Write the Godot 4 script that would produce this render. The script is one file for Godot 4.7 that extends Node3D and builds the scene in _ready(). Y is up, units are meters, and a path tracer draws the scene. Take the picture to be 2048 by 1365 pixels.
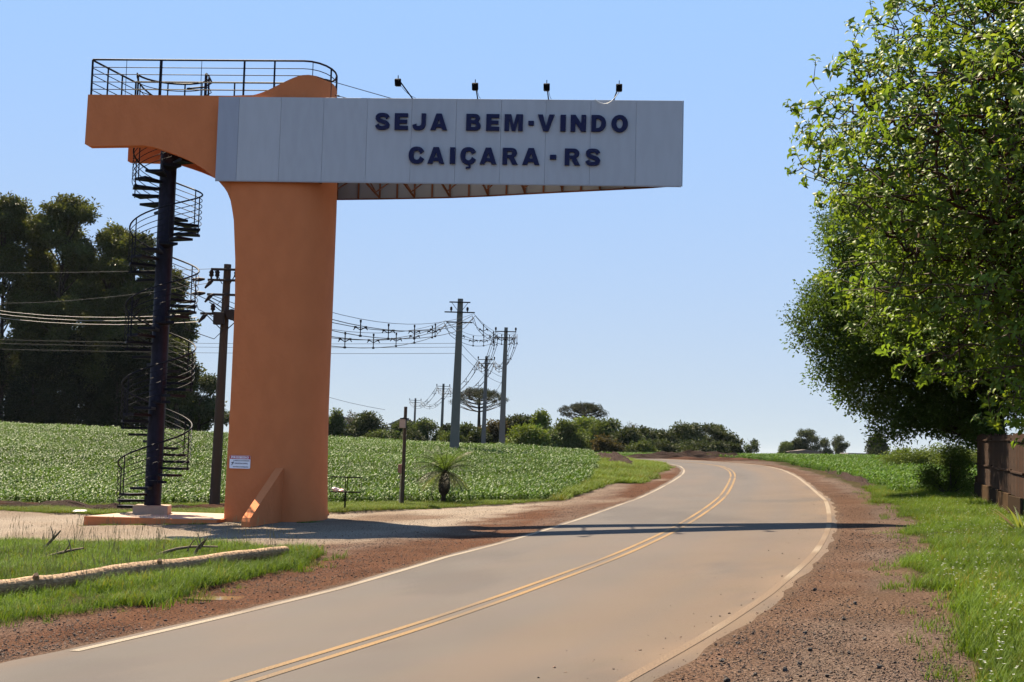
extends Node3D

# World axes: x to the right, y up, -z away from the camera. V(x, y, d) takes the distance d straight ahead.
const EYE := 1.9
var rng := RandomNumberGenerator.new()
var noise := FastNoiseLite.new()
var fine := FastNoiseLite.new()
var used := {}
var M := {}
var road_pts: Array[Vector2] = []      # centreline samples (x, d)
var road_dir: Array[Vector2] = []
var road_l: Array[float] = []
var road_r: Array[float] = []
var island := PackedVector2Array()


func V(x: float, y: float, d: float) -> Vector3:
	return Vector3(x, y, -d)


# ------------------------------------------------------------------ helpers
func lin(r: float, g: float, b: float) -> Color:
	return Color(r, g, b).linear_to_srgb()


func mat(r: float, g: float, b: float, rough := 0.8, metal := 0.0, spec := 0.5) -> StandardMaterial3D:
	var m := StandardMaterial3D.new()
	m.albedo_color = lin(r, g, b)
	m.roughness = rough
	m.metallic = metal
	m.metallic_specular = spec
	m.cull_mode = BaseMaterial3D.CULL_DISABLED
	return m


func noise_tex(seed_: int, freq: float, lo: Color, hi: Color, size := 512, oct := 5, kind := FastNoiseLite.TYPE_SIMPLEX_SMOOTH, a := 0.25, b := 0.75) -> NoiseTexture2D:
	var n := FastNoiseLite.new()
	n.seed = seed_
	n.noise_type = kind
	n.frequency = freq
	n.fractal_octaves = oct
	var t := NoiseTexture2D.new()
	t.width = size
	t.height = size
	t.seamless = true
	t.noise = n
	var r := Gradient.new()
	r.offsets = PackedFloat32Array([a, b])
	r.colors = PackedColorArray([lo, hi])
	t.color_ramp = r
	return t


func normal_tex(seed_: int, freq: float, strength: float, size := 512, oct := 4) -> NoiseTexture2D:
	var n := FastNoiseLite.new()
	n.seed = seed_
	n.frequency = freq
	n.fractal_octaves = oct
	var t := NoiseTexture2D.new()
	t.width = size
	t.height = size
	t.seamless = true
	t.as_normal_map = true
	t.bump_strength = strength
	t.noise = n
	return t


func tri(m: StandardMaterial3D, albedo: Texture2D, scale: Vector3, world := false, nrm: Texture2D = null, nscale := 1.0) -> StandardMaterial3D:
	m.albedo_texture = albedo
	m.uv1_triplanar = true
	m.uv1_world_triplanar = world
	m.uv1_scale = scale
	if nrm:
		m.normal_enabled = true
		m.normal_texture = nrm
		m.normal_scale = nscale
	return m


func leafy(r: float, g: float, b: float, through := 0.1, rough := 0.45, spec := 0.5) -> StandardMaterial3D:
	# foliage spread as tinted copies: what a leaf lets through takes its tint from the albedo as well
	var k := (g + through) / g
	var share := through / (g + through)
	var m := mat(r * k * 0.87, g * k * 0.87, b * k * 0.87, rough, 0.0, spec)
	m.vertex_color_use_as_albedo = true
	m.backlight_enabled = true
	m.backlight = lin(minf(1.0, share * 2.0), minf(1.0, share * 1.9), share)
	return m


func leaf_one(r: float, g: float, b: float, through := 0.1, rough := 0.45, spec := 0.5) -> StandardMaterial3D:
	# foliage of single meshes without tints
	var m := mat(r * 0.87, g * 0.87, b * 0.87, rough, 0.0, spec)
	m.backlight_enabled = true
	m.backlight = lin(minf(1.0, r / g * 1.1) * through * 2.0, through * 2.0, b / g * 0.7 * through * 2.0)
	return m


func numbered(called: String) -> String:
	used[called] = used.get(called, -1) + 1
	return called if used[called] == 0 else "%s_%03d" % [called, used[called]]


func tag(o: Node3D, label: String, category: String, group := "", kind := "") -> Node3D:
	o.set_meta("label", label)
	if category:
		o.set_meta("category", category)
	if group:
		o.set_meta("group", group)
	if kind:
		o.set_meta("kind", kind)
	return o


func thing(called: String, label: String, category: String, at := Vector3.ZERO, turn := 0.0, group := "") -> Node3D:
	var o := Node3D.new()
	o.name = numbered(called)
	add_child(o)
	o.position = at
	o.rotation.y = turn
	tag(o, label, category, group)
	return o


func put(called: String, mesh: Mesh, m: Material, parent: Node3D = null) -> MeshInstance3D:
	var o := MeshInstance3D.new()
	o.mesh = mesh
	o.material_override = m
	if parent == null:
		o.name = numbered(called)
		add_child(o)
	else:
		o.name = called
		parent.add_child(o, true)
	return o


func scatter(called: String, mesh: Mesh, m: Material, xf: Array, cols: Array, parent: Node3D = null) -> MultiMeshInstance3D:
	var mm := MultiMesh.new()
	mm.transform_format = MultiMesh.TRANSFORM_3D
	mm.use_colors = true
	mm.mesh = mesh
	mm.instance_count = xf.size()
	for i in xf.size():
		mm.set_instance_transform(i, xf[i])
		mm.set_instance_color(i, cols[i])
	var o := MultiMeshInstance3D.new()
	o.multimesh = mm
	o.material_override = m
	if parent == null:
		o.name = numbered(called)
		add_child(o)
	else:
		o.name = called
		parent.add_child(o, true)
	o.set_meta("kind", "stuff")
	return o


func tool_new(smooth := false) -> SurfaceTool:
	var st := SurfaceTool.new()
	st.begin(Mesh.PRIMITIVE_TRIANGLES)
	st.set_smooth_group(0 if smooth else -1)
	return st


func done(st: SurfaceTool) -> ArrayMesh:
	st.generate_normals()
	return st.commit()


func tri3(st: SurfaceTool, a: Vector3, b: Vector3, c: Vector3) -> void:
	st.add_vertex(a)
	st.add_vertex(b)
	st.add_vertex(c)


func quad(st: SurfaceTool, a: Vector3, b: Vector3, c: Vector3, d: Vector3) -> void:
	tri3(st, a, b, c)
	tri3(st, a, c, d)


func box(st: SurfaceTool, xf: Transform3D, size: Vector3) -> void:
	# a box centred on xf, edges lightly chamfered
	var h := size / 2.0
	var c: float = min(0.012, min(h.x, min(h.y, h.z)) * 0.3)
	for axis in 3:
		for s in [-1.0, 1.0]:
			var u := (axis + 1) % 3
			var v := (axis + 2) % 3
			var p := []
			for k in [[-1, -1], [1, -1], [1, 1], [-1, 1]]:
				var q := Vector3.ZERO
				q[axis] = h[axis] * s
				q[u] = (h[u] - c) * k[0]
				q[v] = (h[v] - c) * k[1]
				p.append(xf * q)
			if s > 0:
				quad(st, p[0], p[3], p[2], p[1])
			else:
				quad(st, p[0], p[1], p[2], p[3])
	for axis in 3:
		var u := (axis + 1) % 3
		var v := (axis + 2) % 3
		for su in [-1.0, 1.0]:
			for sv in [-1.0, 1.0]:
				var p := []
				for k in [[0, -1], [0, 1], [1, 1], [1, -1]]:
					var q := Vector3.ZERO
					q[u] = (h[u] if k[0] == 0 else h[u] - c) * su
					q[v] = (h[v] - c if k[0] == 0 else h[v]) * sv
					q[axis] = (h[axis] - c) * k[1]
					p.append(xf * q)
				if su * sv > 0:
					quad(st, p[0], p[1], p[2], p[3])
				else:
					quad(st, p[0], p[3], p[2], p[1])


func box_mesh(size: Vector3, at := Vector3.ZERO, turn := Basis.IDENTITY) -> ArrayMesh:
	var st := tool_new()
	box(st, Transform3D(turn, at), size)
	return done(st)


func bar(st: SurfaceTool, a: Vector3, b: Vector3, w: float, h: float) -> void:
	var z := (b - a).normalized()
	var up := Vector3.UP if abs(z.y) < 0.95 else Vector3.RIGHT
	var x := up.cross(z).normalized()
	box(st, Transform3D(Basis(x, z.cross(x), z), (a + b) / 2.0), Vector3(w, h, a.distance_to(b)))


func bar_mesh(a: Vector3, b: Vector3, w: float, h: float) -> ArrayMesh:
	var st := tool_new()
	bar(st, a, b, w, h)
	return done(st)


func tube(st: SurfaceTool, pts: Array, radii: Array, sides := 6, caps := true) -> void:
	var rings := []
	var n := pts.size()
	var side := Vector3.ZERO
	for i in n:
		var t: Vector3 = (pts[min(i + 1, n - 1)] - pts[max(i - 1, 0)]).normalized()
		if i == 0:
			side = (Vector3.UP if abs(t.y) < 0.9 else Vector3.RIGHT).cross(t).normalized()
		else:
			side = (side - t * side.dot(t)).normalized()
		var up := t.cross(side)
		var ring := []
		var r: float = radii[i] if radii.size() > 1 else radii[0]
		for k in sides:
			var a := TAU * k / sides
			ring.append(pts[i] + (side * cos(a) + up * sin(a)) * r)
		rings.append(ring)
	for i in n - 1:
		for k in sides:
			var k2 := (k + 1) % sides
			quad(st, rings[i][k], rings[i][k2], rings[i + 1][k2], rings[i + 1][k])
	if caps:
		st.set_smooth_group(-1)
		for k in range(1, sides - 1):
			tri3(st, rings[0][0], rings[0][k + 1], rings[0][k])
			tri3(st, rings[n - 1][0], rings[n - 1][k], rings[n - 1][k + 1])
		st.set_smooth_group(0)


func tube_mesh(pts: Array, radii: Array, sides := 6) -> ArrayMesh:
	var st := tool_new(true)
	tube(st, pts, radii, sides)
	return done(st)


func prism(st: SurfaceTool, poly: PackedVector2Array, z0: float, z1: float) -> void:
	# a polygon in x and y drawn out from z0 (back) to z1 (front)
	var idx := Geometry2D.triangulate_polygon(poly)
	var cw := Geometry2D.is_polygon_clockwise(poly)
	for i in range(0, idx.size(), 3):
		var p := [poly[idx[i]], poly[idx[i + 1]], poly[idx[i + 2]]]
		if (p[1] - p[0]).cross(p[2] - p[0]) > 0:
			p = [p[0], p[2], p[1]]
		tri3(st, Vector3(p[0].x, p[0].y, z1), Vector3(p[1].x, p[1].y, z1), Vector3(p[2].x, p[2].y, z1))
		tri3(st, Vector3(p[0].x, p[0].y, z0), Vector3(p[2].x, p[2].y, z0), Vector3(p[1].x, p[1].y, z0))
	for i in poly.size():
		var a := poly[i]
		var b := poly[(i + 1) % poly.size()]
		if not cw:
			var s := a
			a = b
			b = s
		quad(st, Vector3(a.x, a.y, z1), Vector3(a.x, a.y, z0), Vector3(b.x, b.y, z0), Vector3(b.x, b.y, z1))


func blob_mesh(seed_: int, squash := 0.7, rings := 5, segs := 7, rough := 0.35) -> ArrayMesh:
	# an uneven lump of radius one
	var r := RandomNumberGenerator.new()
	r.seed = seed_
	var st := tool_new()
	var p := []
	for i in rings + 1:
		var row := []
		for k in segs:
			var th := PI * i / rings
			var ph := TAU * (k + 0.5 * (i % 2)) / segs
			var rad := 1.0 + (r.randf() - 0.5) * rough * 2.0
			row.append(Vector3(sin(th) * cos(ph), cos(th) * squash, sin(th) * sin(ph)) * (rad if i > 0 and i < rings else 1.0))
		p.append(row)
	for i in rings:
		for k in segs:
			var k2 := (k + 1) % segs
			quad(st, p[i][k], p[i][k2], p[i + 1][k2], p[i + 1][k])
	return done(st)


# ------------------------------------------------------------------ the lie of the land
func ss(a: float, b: float, x: float) -> float:
	var t := clampf((x - a) / (b - a), 0, 1)
	return t * t * (3 - 2 * t)


func g0(x: float, d: float) -> float:
	var t := 0.038 * maxf(x, -12.5) if x < 0 else 0.055 * minf(x, 30.0)
	t *= 1.0 - 0.65 * ss(45, 95, d)
	var c := minf(d, 101.0)
	var u := maxf(c - 46.0, 0)
	var r := 0.0245 * u * u / (u + 6.0)
	r *= 1.0 + 0.006 * minf(maxf(-x, 0), 70)
	if d > 118:
		r -= 0.014 * (minf(d, 520.0) - 118.0) * ss(118, 150, d)
	if d > 46.0 and d < 102.0:
		var edge := plin([[46.0, 2.0], [57.0, 5.6], [70.0, 8.2], [82.0, 9.6], [97.0, 8.6]], d)
		var e := plin([[-60.0, 1.7], [-36.0, 1.3], [-12.0, 1.0], [0.0, 0.72], [7.0, 0.32]], x)
		r += e * ss(44, 97, d) * (1.0 - ss(97.0, 101.8, d)) * ss(0.0, 3.2, edge - x)
	return t + r


func plin(table: Array, x: float) -> float:
	if x <= table[0][0]:
		return table[0][1]
	for i in range(1, table.size()):
		if x <= table[i][0]:
			return lerpf(table[i - 1][1], table[i][1], (x - table[i - 1][0]) / (table[i][0] - table[i - 1][0]))
	return table[-1][1]


func make_road() -> void:
	var c := Curve2D.new()
	var p := [[-9.6, -8.0], [-5.6, 2.0], [-3.35, 8.0], [-2.19, 11.25], [-1.48, 13.15], [-0.76, 15.15], [0.21, 18.1], [1.67, 22.65], [3.72, 30.2], [6.62, 43.15], [9.41, 57.45], [11.65, 70.55], [13.0, 81.5], [13.2, 89.0], [11.3, 96.0], [7.0, 100.5], [0.5, 103.0], [-8.0, 104.0], [-30.0, 103.0]]
	for i in p.size():
		var a: Array = p[max(i - 1, 0)]
		var b: Array = p[min(i + 1, p.size() - 1)]
		var prev: float = Vector2(p[i][0] - a[0], p[i][1] - a[1]).length()
		var next: float = Vector2(p[i][0] - b[0], p[i][1] - b[1]).length()
		var t := Vector2(b[0] - a[0], b[1] - a[1]).normalized()
		c.add_point(Vector2(p[i][0], p[i][1]), -t * prev / 3.0, t * next / 3.0)
	var total := c.get_baked_length()
	var n := int(total / 0.6)
	for i in n + 1:
		road_pts.append(c.sample_baked(total * i / n, true))
	for i in road_pts.size():
		road_dir.append((road_pts[min(i + 1, n)] - road_pts[max(i - 1, 0)]).normalized())
		var d := road_pts[i].y
		road_l.append(plin([[12.0, 2.45], [18.0, 2.55], [23.0, 2.97], [43.0, 3.0], [58.0, 2.68], [70.0, 2.55]], d))
		road_r.append(plin([[12.0, 3.05], [18.0, 3.28], [43.0, 3.38], [58.0, 3.06], [70.0, 2.9], [82.0, 3.0]], d))


func road_at(x: float, d: float) -> Vector3:
	# (signed offset from the centreline, left half width, right half width)
	var q := Vector2(x, d)
	var best := 1e9
	var at := 0
	var i := 0
	while i < road_pts.size():
		var e := road_pts[i].distance_squared_to(q)
		if e < best:
			best = e
			at = i
		i += 5
	for k in range(max(0, at - 5), min(road_pts.size(), at + 6)):
		var e := road_pts[k].distance_squared_to(q)
		if e < best:
			best = e
			at = k
	var t := road_dir[at]
	var o := (q - road_pts[at]).dot(Vector2(t.y, -t.x))
	return Vector3(sqrt(best) * signf(o), road_l[at], road_r[at])


enum { ROAD, SOIL, SAND, GRASS, FIELD, BANK, DIRT }
var field_right := [[47.0, 1.3], [56.0, 3.0], [64.0, 4.0], [80.0, 5.2], [98.0, 5.9]]
var verge_right := [[6.0, 2.3], [10.65, 3.45], [18.8, 5.95], [31.3, 9.5], [36.0, 10.3], [43.7, 12.1], [60.0, 14.4], [78.8, 17.0], [95.0, 18.5], [104.0, 16.0]]


func zone(x: float, d: float, ro: Vector3) -> int:
	var j := fine.get_noise_2d(x * 6.0, d * 6.0) * 0.35 + noise.get_noise_2d(x * 9.0, d * 9.0) * 0.7
	var o := ro.x
	if o > -(ro.y + 0.3) and o < ro.z + 0.28:
		return ROAD
	if d > 97.0 and x < 24.0 and o > 0:
		return DIRT if o < 7.0 and x > 7.0 else FIELD
	if o > 0:
		var xr := plin(verge_right, d) + j * (0.8 if d > 50 else 1.0)
		if x < xr:
			return SOIL
		if d > 45.5 + j and x > xr + 0.7 and d < 190:
			return FIELD
		return GRASS
	# left of the road
	var near := plin([[-30.0, 46.5], [-8.0, 47.0], [1.3, 47.5]], x) + j * 0.5
	if d > near and x < plin(field_right, d) + j * 0.4 and d < 100.5:
		return FIELD
	if d < 29.5:
		return GRASS if Geometry2D.is_point_in_polygon(Vector2(x + j * 0.5, d + j * 0.9), island) else (SAND if d > 27.6 + j and o < -(ro.y + 2.2) else SOIL)
	var strip := plin([[-40.0, 43.0], [-16.0, 42.6], [-13.0, 41.6], [-8.5, 40.2], [-5.0, 41.0], [-0.6, 45.2], [1.6, 47.2], [7.1, 70.5], [9.6, 83.0], [9.8, 95.0]], x) + j * 0.8
	if d > strip and d < 97.0:
		return DIRT if x < -9.5 + j * 3.0 and d > 43.8 + j and d < 46.3 else GRASS
	if o > -(ro.y + 1.5 + j * 1.6):
		return SOIL
	return SAND if d < 60.0 else GRASS


func ground_y(x: float, d: float, ro: Vector3, z: int) -> float:
	var y := g0(x, d)
	var edge := minf(absf(ro.x + ro.y + 0.3), absf(ro.x - ro.z - 0.28))
	if z == ROAD:
		return y - 0.06 * ss(0.25, 0.8, edge)
	var k := ss(0.0, 1.2, edge)
	if z == SOIL or z == SAND:
		var along := fine.get_noise_2d(ro.x * 14.0, d * 1.5)
		y += k * (along * 0.025 + fine.get_noise_2d(x * 22.0, d * 22.0) * 0.016) 
	elif z == GRASS:
		y += k * (0.05 + noise.get_noise_2d(x * 14.0, d * 14.0) * 0.07)
	elif z == DIRT:
		y += k * (0.1 + fine.get_noise_2d(x * 12.0, d * 12.0) * 0.16)
	return y


func ground_color(x: float, d: float, ro: Vector3, z: int) -> Color:
	var a := noise.get_noise_2d(x * 7.0, d * 5.0)
	var b := fine.get_noise_2d(x * 20.0, d * 14.0)
	var c := fine.get_noise_2d(ro.x * 11.0 + 70.0, d * 0.9)
	var soil := Color(0.138, 0.071, 0.045)
	var col := soil
	match z:
		ROAD:
			col = Color(0.2, 0.13, 0.09)
		SOIL:
			if ro.x > 0:
				col = Color(0.2, 0.137, 0.104).lerp(Color(0.31, 0.22, 0.165), clampf(c * 1.6 + 0.3, 0, 1))
				col = col.lerp(Color(0.21, 0.125, 0.08), clampf(a * 1.8, 0, 0.8))
				if ro.x < ro.z + 1.1:
					col = col.lerp(Color(0.19, 0.1, 0.06), 0.7 * (1.0 - ss(0.6, 1.3, ro.x - ro.z + b * 0.5)))
			else:
				col = Color(0.2, 0.095, 0.055).lerp(Color(0.26, 0.17, 0.125), clampf(c * 1.7 + 0.35 + a * 0.6, 0, 1))
				if ro.x < -(ro.y + 1.6):
					col = col.lerp(Color(0.15, 0.068, 0.037), 0.5)
				col = col.lerp(Color(0.1, 0.045, 0.026), clampf(b * 2.0 - 0.3, 0, 0.6))
		SAND:
			col = Color(0.56, 0.45, 0.345).lerp(Color(0.42, 0.32, 0.235), clampf(0.5 + a * 1.6 + b * 0.7, 0, 1))
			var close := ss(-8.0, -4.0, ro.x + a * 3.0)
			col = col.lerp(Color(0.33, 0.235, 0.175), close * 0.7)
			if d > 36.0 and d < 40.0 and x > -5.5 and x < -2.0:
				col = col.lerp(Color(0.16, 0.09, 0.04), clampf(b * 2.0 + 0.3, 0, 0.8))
		GRASS:
			col = Color(0.085, 0.08, 0.03).lerp(Color(0.13, 0.085, 0.045), clampf(b + 0.3, 0, 0.7))
		FIELD:
			col = Color(0.07, 0.042, 0.026).lerp(Color(0.05, 0.055, 0.018), clampf(0.5 + a, 0, 1))
		DIRT:
			col = Color(0.085, 0.04, 0.026).lerp(Color(0.15, 0.075, 0.048), clampf(0.5 + b * 1.3, 0, 1))
	if ro.x < 0 and (z == SOIL or z == SAND):
		# the red shoulder passes gradually into the pale lot
		var sand := Color(0.56, 0.45, 0.345).lerp(Color(0.42, 0.32, 0.235), clampf(0.5 + a * 1.6 + b * 0.7, 0, 1))
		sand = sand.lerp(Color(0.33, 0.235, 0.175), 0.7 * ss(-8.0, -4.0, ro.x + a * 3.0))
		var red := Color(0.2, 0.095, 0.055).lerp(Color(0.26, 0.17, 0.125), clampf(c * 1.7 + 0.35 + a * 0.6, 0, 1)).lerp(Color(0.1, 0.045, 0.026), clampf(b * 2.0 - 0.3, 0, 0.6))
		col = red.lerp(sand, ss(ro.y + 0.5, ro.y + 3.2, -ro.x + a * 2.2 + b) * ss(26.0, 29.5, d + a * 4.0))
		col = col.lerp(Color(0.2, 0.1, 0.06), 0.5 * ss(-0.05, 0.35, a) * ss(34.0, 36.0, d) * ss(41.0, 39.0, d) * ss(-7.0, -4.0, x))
	return col * (1.0 + b * 0.22)


func spread(from: float, to: float, step: float) -> Array:
	var out := []
	var x := from
	while x < to:
		out.append(x)
		x += step
	return out


func make_ground() -> void:
	var xs := spread(-17.0, 17.0, 0.16)
	var s := 0.2
	var x := 17.0
	while x < 1500.0:
		xs.append(x)
		xs.push_front(-x - 0.001)
		x += s
		s *= 1.13
	var ds := spread(8.0, 50.0, 0.15) + spread(50.0, 112.0, 0.4)
	s = 0.5
	x = 112.0
	while x < 2200.0:
		ds.append(x)
		x += s
		s *= 1.12
	s = 0.3
	x = 8.0 - s
	while x > -300.0:
		ds.push_front(x)
		s *= 1.35
		x -= s
	var w := xs.size()
	var h := ds.size()
	var pos := PackedVector3Array()
	var col := PackedColorArray()
	for j in h:
		for i in w:
			var ro := road_at(xs[i], ds[j])
			var z := zone(xs[i], ds[j], ro)
			pos.append(V(xs[i], ground_y(xs[i], ds[j], ro, z), ds[j]))
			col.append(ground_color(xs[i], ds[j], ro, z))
	var nor := PackedVector3Array()
	nor.resize(pos.size())
	for j in h:
		for i in w:
			var a := pos[j * w + max(i - 1, 0)]
			var b := pos[j * w + min(i + 1, w - 1)]
			var c := pos[max(j - 1, 0) * w + i]
			var e := pos[min(j + 1, h - 1) * w + i]
			nor[j * w + i] = (b - a).cross(e - c).normalized()
	var idx := PackedInt32Array()
	for j in h - 1:
		for i in w - 1:
			var p := j * w + i
			idx.append_array(PackedInt32Array([p, p + w, p + w + 1, p, p + w + 1, p + 1]))
	var arr := []
	arr.resize(Mesh.ARRAY_MAX)
	arr[Mesh.ARRAY_VERTEX] = pos
	arr[Mesh.ARRAY_NORMAL] = nor
	arr[Mesh.ARRAY_COLOR] = col
	arr[Mesh.ARRAY_INDEX] = idx
	var me := ArrayMesh.new()
	me.add_surface_from_arrays(Mesh.PRIMITIVE_TRIANGLES, arr)
	var m := mat(0.495, 0.525, 0.565, 1.0, 0, 0.1)
	m.vertex_color_use_as_albedo = true
	tri(m, noise_tex(3, 0.035, Color(0.62, 0.6, 0.58), Color(1, 1, 1), 1024, 6), Vector3.ONE * 0.55, true, normal_tex(4, 0.06, 9.0, 1024, 5), 1.1)
	tag(put("ground", me, m), "reddish soil, pale sandy lot and field ground around the road", "ground", "", "structure")


func strip(called: String, o0: Callable, o1: Callable, cols: int, lift: float, color: Callable, m: Material, from := 0, to := -1, dip := 0.0) -> MeshInstance3D:
	# a ribbon that follows the road between two offsets from its centreline
	var pos := PackedVector3Array()
	var col := PackedColorArray()
	var idx := PackedInt32Array()
	if to < 0:
		to = road_pts.size() - 1
	for i in range(from, to + 1):
		var t := road_dir[i]
		var n := Vector2(t.y, -t.x)
		for k in cols + 1:
			var o: float = lerpf(o0.call(i), o1.call(i), float(k) / cols)
			var q := road_pts[i] + n * o
			pos.append(V(q.x, g0(q.x, q.y) + lift - (dip if k == 0 or k == cols else 0.0), q.y))
			col.append(color.call(q, o, i))
	var w := cols + 1
	for i in to - from:
		for k in cols:
			var p := i * w + k
			idx.append_array(PackedInt32Array([p, p + w, p + w + 1, p, p + w + 1, p + 1]))
	var nor := PackedVector3Array()
	nor.resize(pos.size())
	for i in pos.size():
		var r := i / w
		var k := i % w
		var a := pos[r * w + max(k - 1, 0)]
		var b := pos[r * w + min(k + 1, w - 1)]
		var c := pos[max(r - 1, 0) * w + k]
		var e := pos[min(r + 1, to - from) * w + k]
		nor[i] = (b - a).cross(e - c).normalized()
	var arr := []
	arr.resize(Mesh.ARRAY_MAX)
	arr[Mesh.ARRAY_VERTEX] = pos
	arr[Mesh.ARRAY_NORMAL] = nor
	arr[Mesh.ARRAY_COLOR] = col
	arr[Mesh.ARRAY_INDEX] = idx
	var me := ArrayMesh.new()
	me.add_surface_from_arrays(Mesh.PRIMITIVE_TRIANGLES, arr)
	return put(called, me, m)


func road_color(q: Vector2, o: float, i: int) -> Color:
	var a := noise.get_noise_2d(q.x * 3.0, q.y * 1.6)
	var b := fine.get_noise_2d(o * 9.0, q.y * 0.7)
	var c := fine.get_noise_2d(q.x * 9.0, q.y * 9.0)
	var col := Color(0.218, 0.185, 0.158)
	col = col.lerp(Color(0.245, 0.195, 0.155), clampf(0.4 + a + b * 0.6, 0, 1))
	# red dust drifted on to the outer lane and the edges
	var dust := ss(0.2, 3.3, o + b * 0.9 + a * 0.6) * 0.85
	col = col.lerp(Color(0.3, 0.205, 0.13), dust)
	col = col.lerp(Color(0.36, 0.24, 0.15), 0.8 * ss(road_r[i] - 0.35, road_r[i] + 0.2, o + c * 0.25))
	col = col.lerp(Color(0.25, 0.17, 0.12), 0.6 * (1.0 - ss(-road_l[i] - 0.2, -road_l[i] + 0.2, o + c * 0.2)))
	# two worn wheel tracks in each lane
	for w in [-2.0, -0.75, 0.8, 2.2]:
		col = col.lerp(Color(0.2, 0.178, 0.16), 0.28 * exp(-pow((o - w) / 0.28, 2.0)))
	# old patches, tyre smears and oil
	var e := noise.get_noise_2d(q.x * 11.0 + 40.0, q.y * 4.0)
	col = col.lerp(Color(0.15, 0.128, 0.112), 0.5 * ss(0.16, 0.4, e))
	col = col.lerp(Color(0.27, 0.2, 0.15), 0.35 * ss(0.12, 0.35, -e))
	return col * (1.0 + c * 0.08)


func make_road_surface() -> void:
	var m := mat(0.345, 0.352, 0.374, 0.85, 0, 0.25)
	m.vertex_color_use_as_albedo = true
	tri(m, noise_tex(11, 0.12, Color(0.83, 0.83, 0.83), Color(1, 1, 1), 1024, 4), Vector3.ONE * 0.9, true, normal_tex(12, 0.3, 3.0, 512, 3), 0.5)
	var road := strip("road", func(i): return -road_l[i] - 0.36 + 0.1 * fine.get_noise_1d(i * 9.0), func(i): return road_r[i] + 0.34 + 0.14 * fine.get_noise_1d(i * 9.0 + 90.0), 30, 0.012, road_color, m, 0, -1, 0.045)
	tag(road, "dust stained grey asphalt road curving left into the distance", "road", "", "structure")
	var paint := mat(0.47, 0.46, 0.45, 0.8, 0, 0.25)
	paint.vertex_color_use_as_albedo = true
	paint.albedo_texture = noise_tex(14, 0.09, Color(0.75, 0.74, 0.72), Color(1, 1, 1), 512, 4)
	paint.uv1_triplanar = true
	paint.uv1_world_triplanar = true
	paint.uv1_scale = Vector3.ONE * 0.8
	var white := func(q, o, i):
		return Color(0.47, 0.4, 0.315).lerp(Color(0.25, 0.19, 0.14), clampf(fine.get_noise_2d(q.x * 6.0, q.y * 6.0) * 1.6, 0, 0.7))
	var dusty := func(q, o, i):
		var k: float = ss(0.0, 1.0, 1.45 - q.y / 32.0 + fine.get_noise_2d(q.x * 10.0, q.y * 10.0) * 1.4)
		return Color(0.44, 0.36, 0.27).lerp(Color(0.262, 0.18, 0.118), k * 0.95)
	var yellow := func(q, o, i):
		return Color(0.42, 0.265, 0.115).lerp(Color(0.22, 0.165, 0.12), clampf(0.15 + fine.get_noise_2d(q.x * 7.0, q.y * 7.0) * 1.6, 0, 0.75))
	tag(strip("edge_line", func(i): return -road_l[i] - 0.055, func(i): return -road_l[i] + 0.055, 3, 0.017, white, paint, 36), "white edge line along the left side of the road", "road marking", "", "structure")
	tag(strip("edge_line", func(i): return road_r[i] - 0.055, func(i): return road_r[i] + 0.055, 3, 0.017, dusty, paint), "white edge line half buried in dust along the right side of the road", "road marking", "", "structure")
	tag(strip("centre_line", func(i): return -0.15, func(i): return -0.06, 3, 0.017, yellow, paint), "left one of the two yellow centre lines of the road", "road marking", "", "structure")
	tag(strip("centre_line", func(i): return 0.06, func(i): return 0.15, 3, 0.017, yellow, paint), "right one of the two yellow centre lines of the road", "road marking", "", "structure")


# ------------------------------------------------------------------ plants
func blade(st: SurfaceTool, base: Vector3, dir: Vector3, up: Vector3, length: float, width: float, droop: float, segs := 3, fold := 0.15) -> void:
	# an arching leaf blade with a fold along its middle
	var side := dir.cross(up).normalized()
	var p := base
	var t := (up * 1.0 + dir * 0.35).normalized()
	var prev := []
	for i in segs + 1:
		var f := float(i) / segs
		var w := width * 0.5 * (1.0 - pow(f, 2.2)) * (0.55 + 0.9 * sin(PI * minf(f + 0.18, 1.0)) * 0.6)
		var nrm := side.cross(t)
		var row := [p - side * w - nrm * w * fold, p, p + side * w - nrm * w * fold]
		if i > 0:
			quad(st, prev[0], prev[1], row[1], row[0])
			quad(st, prev[1], prev[2], row[2], row[1])
		prev = row
		p += t * length / segs
		t = (t + (dir * 0.7 - up * 0.75) * droop / segs).normalized()


func grass_tuft(seed_: int, n: int, h: float, spread_: float, w: float) -> ArrayMesh:
	var r := RandomNumberGenerator.new()
	r.seed = seed_
	var st := tool_new(false)
	for i in n:
		var a := r.randf() * TAU
		var dir := Vector3(cos(a), 0, sin(a))
		var b := r.randf() * TAU
		blade(st, Vector3(cos(b), 0, sin(b)) * spread_ * sqrt(r.randf()), dir, Vector3.UP, h * r.randf_range(0.45, 1.1), w * r.randf_range(0.7, 1.2), r.randf_range(0.3, 1.6), 3, 0.2)
	return done(st)


func crop_plant(seed_: int) -> ArrayMesh:
	var r := RandomNumberGenerator.new()
	r.seed = seed_
	var st := tool_new(false)
	var a0 := r.randf() * TAU
	for i in 9:
		var a := a0 + i * 2.6 + r.randf_range(-0.5, 0.5)
		var dir := Vector3(cos(a), 0, sin(a))
		var y := 0.06 + 0.048 * i
		blade(st, Vector3(0, y, 0), dir, (Vector3.UP + dir * 0.35).normalized(), r.randf_range(0.2, 0.34), r.randf_range(0.065, 0.09), r.randf_range(1.0, 2.3), 3, 0.2)
	tube(st, [Vector3.ZERO, Vector3(0, 0.5, 0)], [0.012, 0.008], 4, false)
	return done(st)


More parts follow.
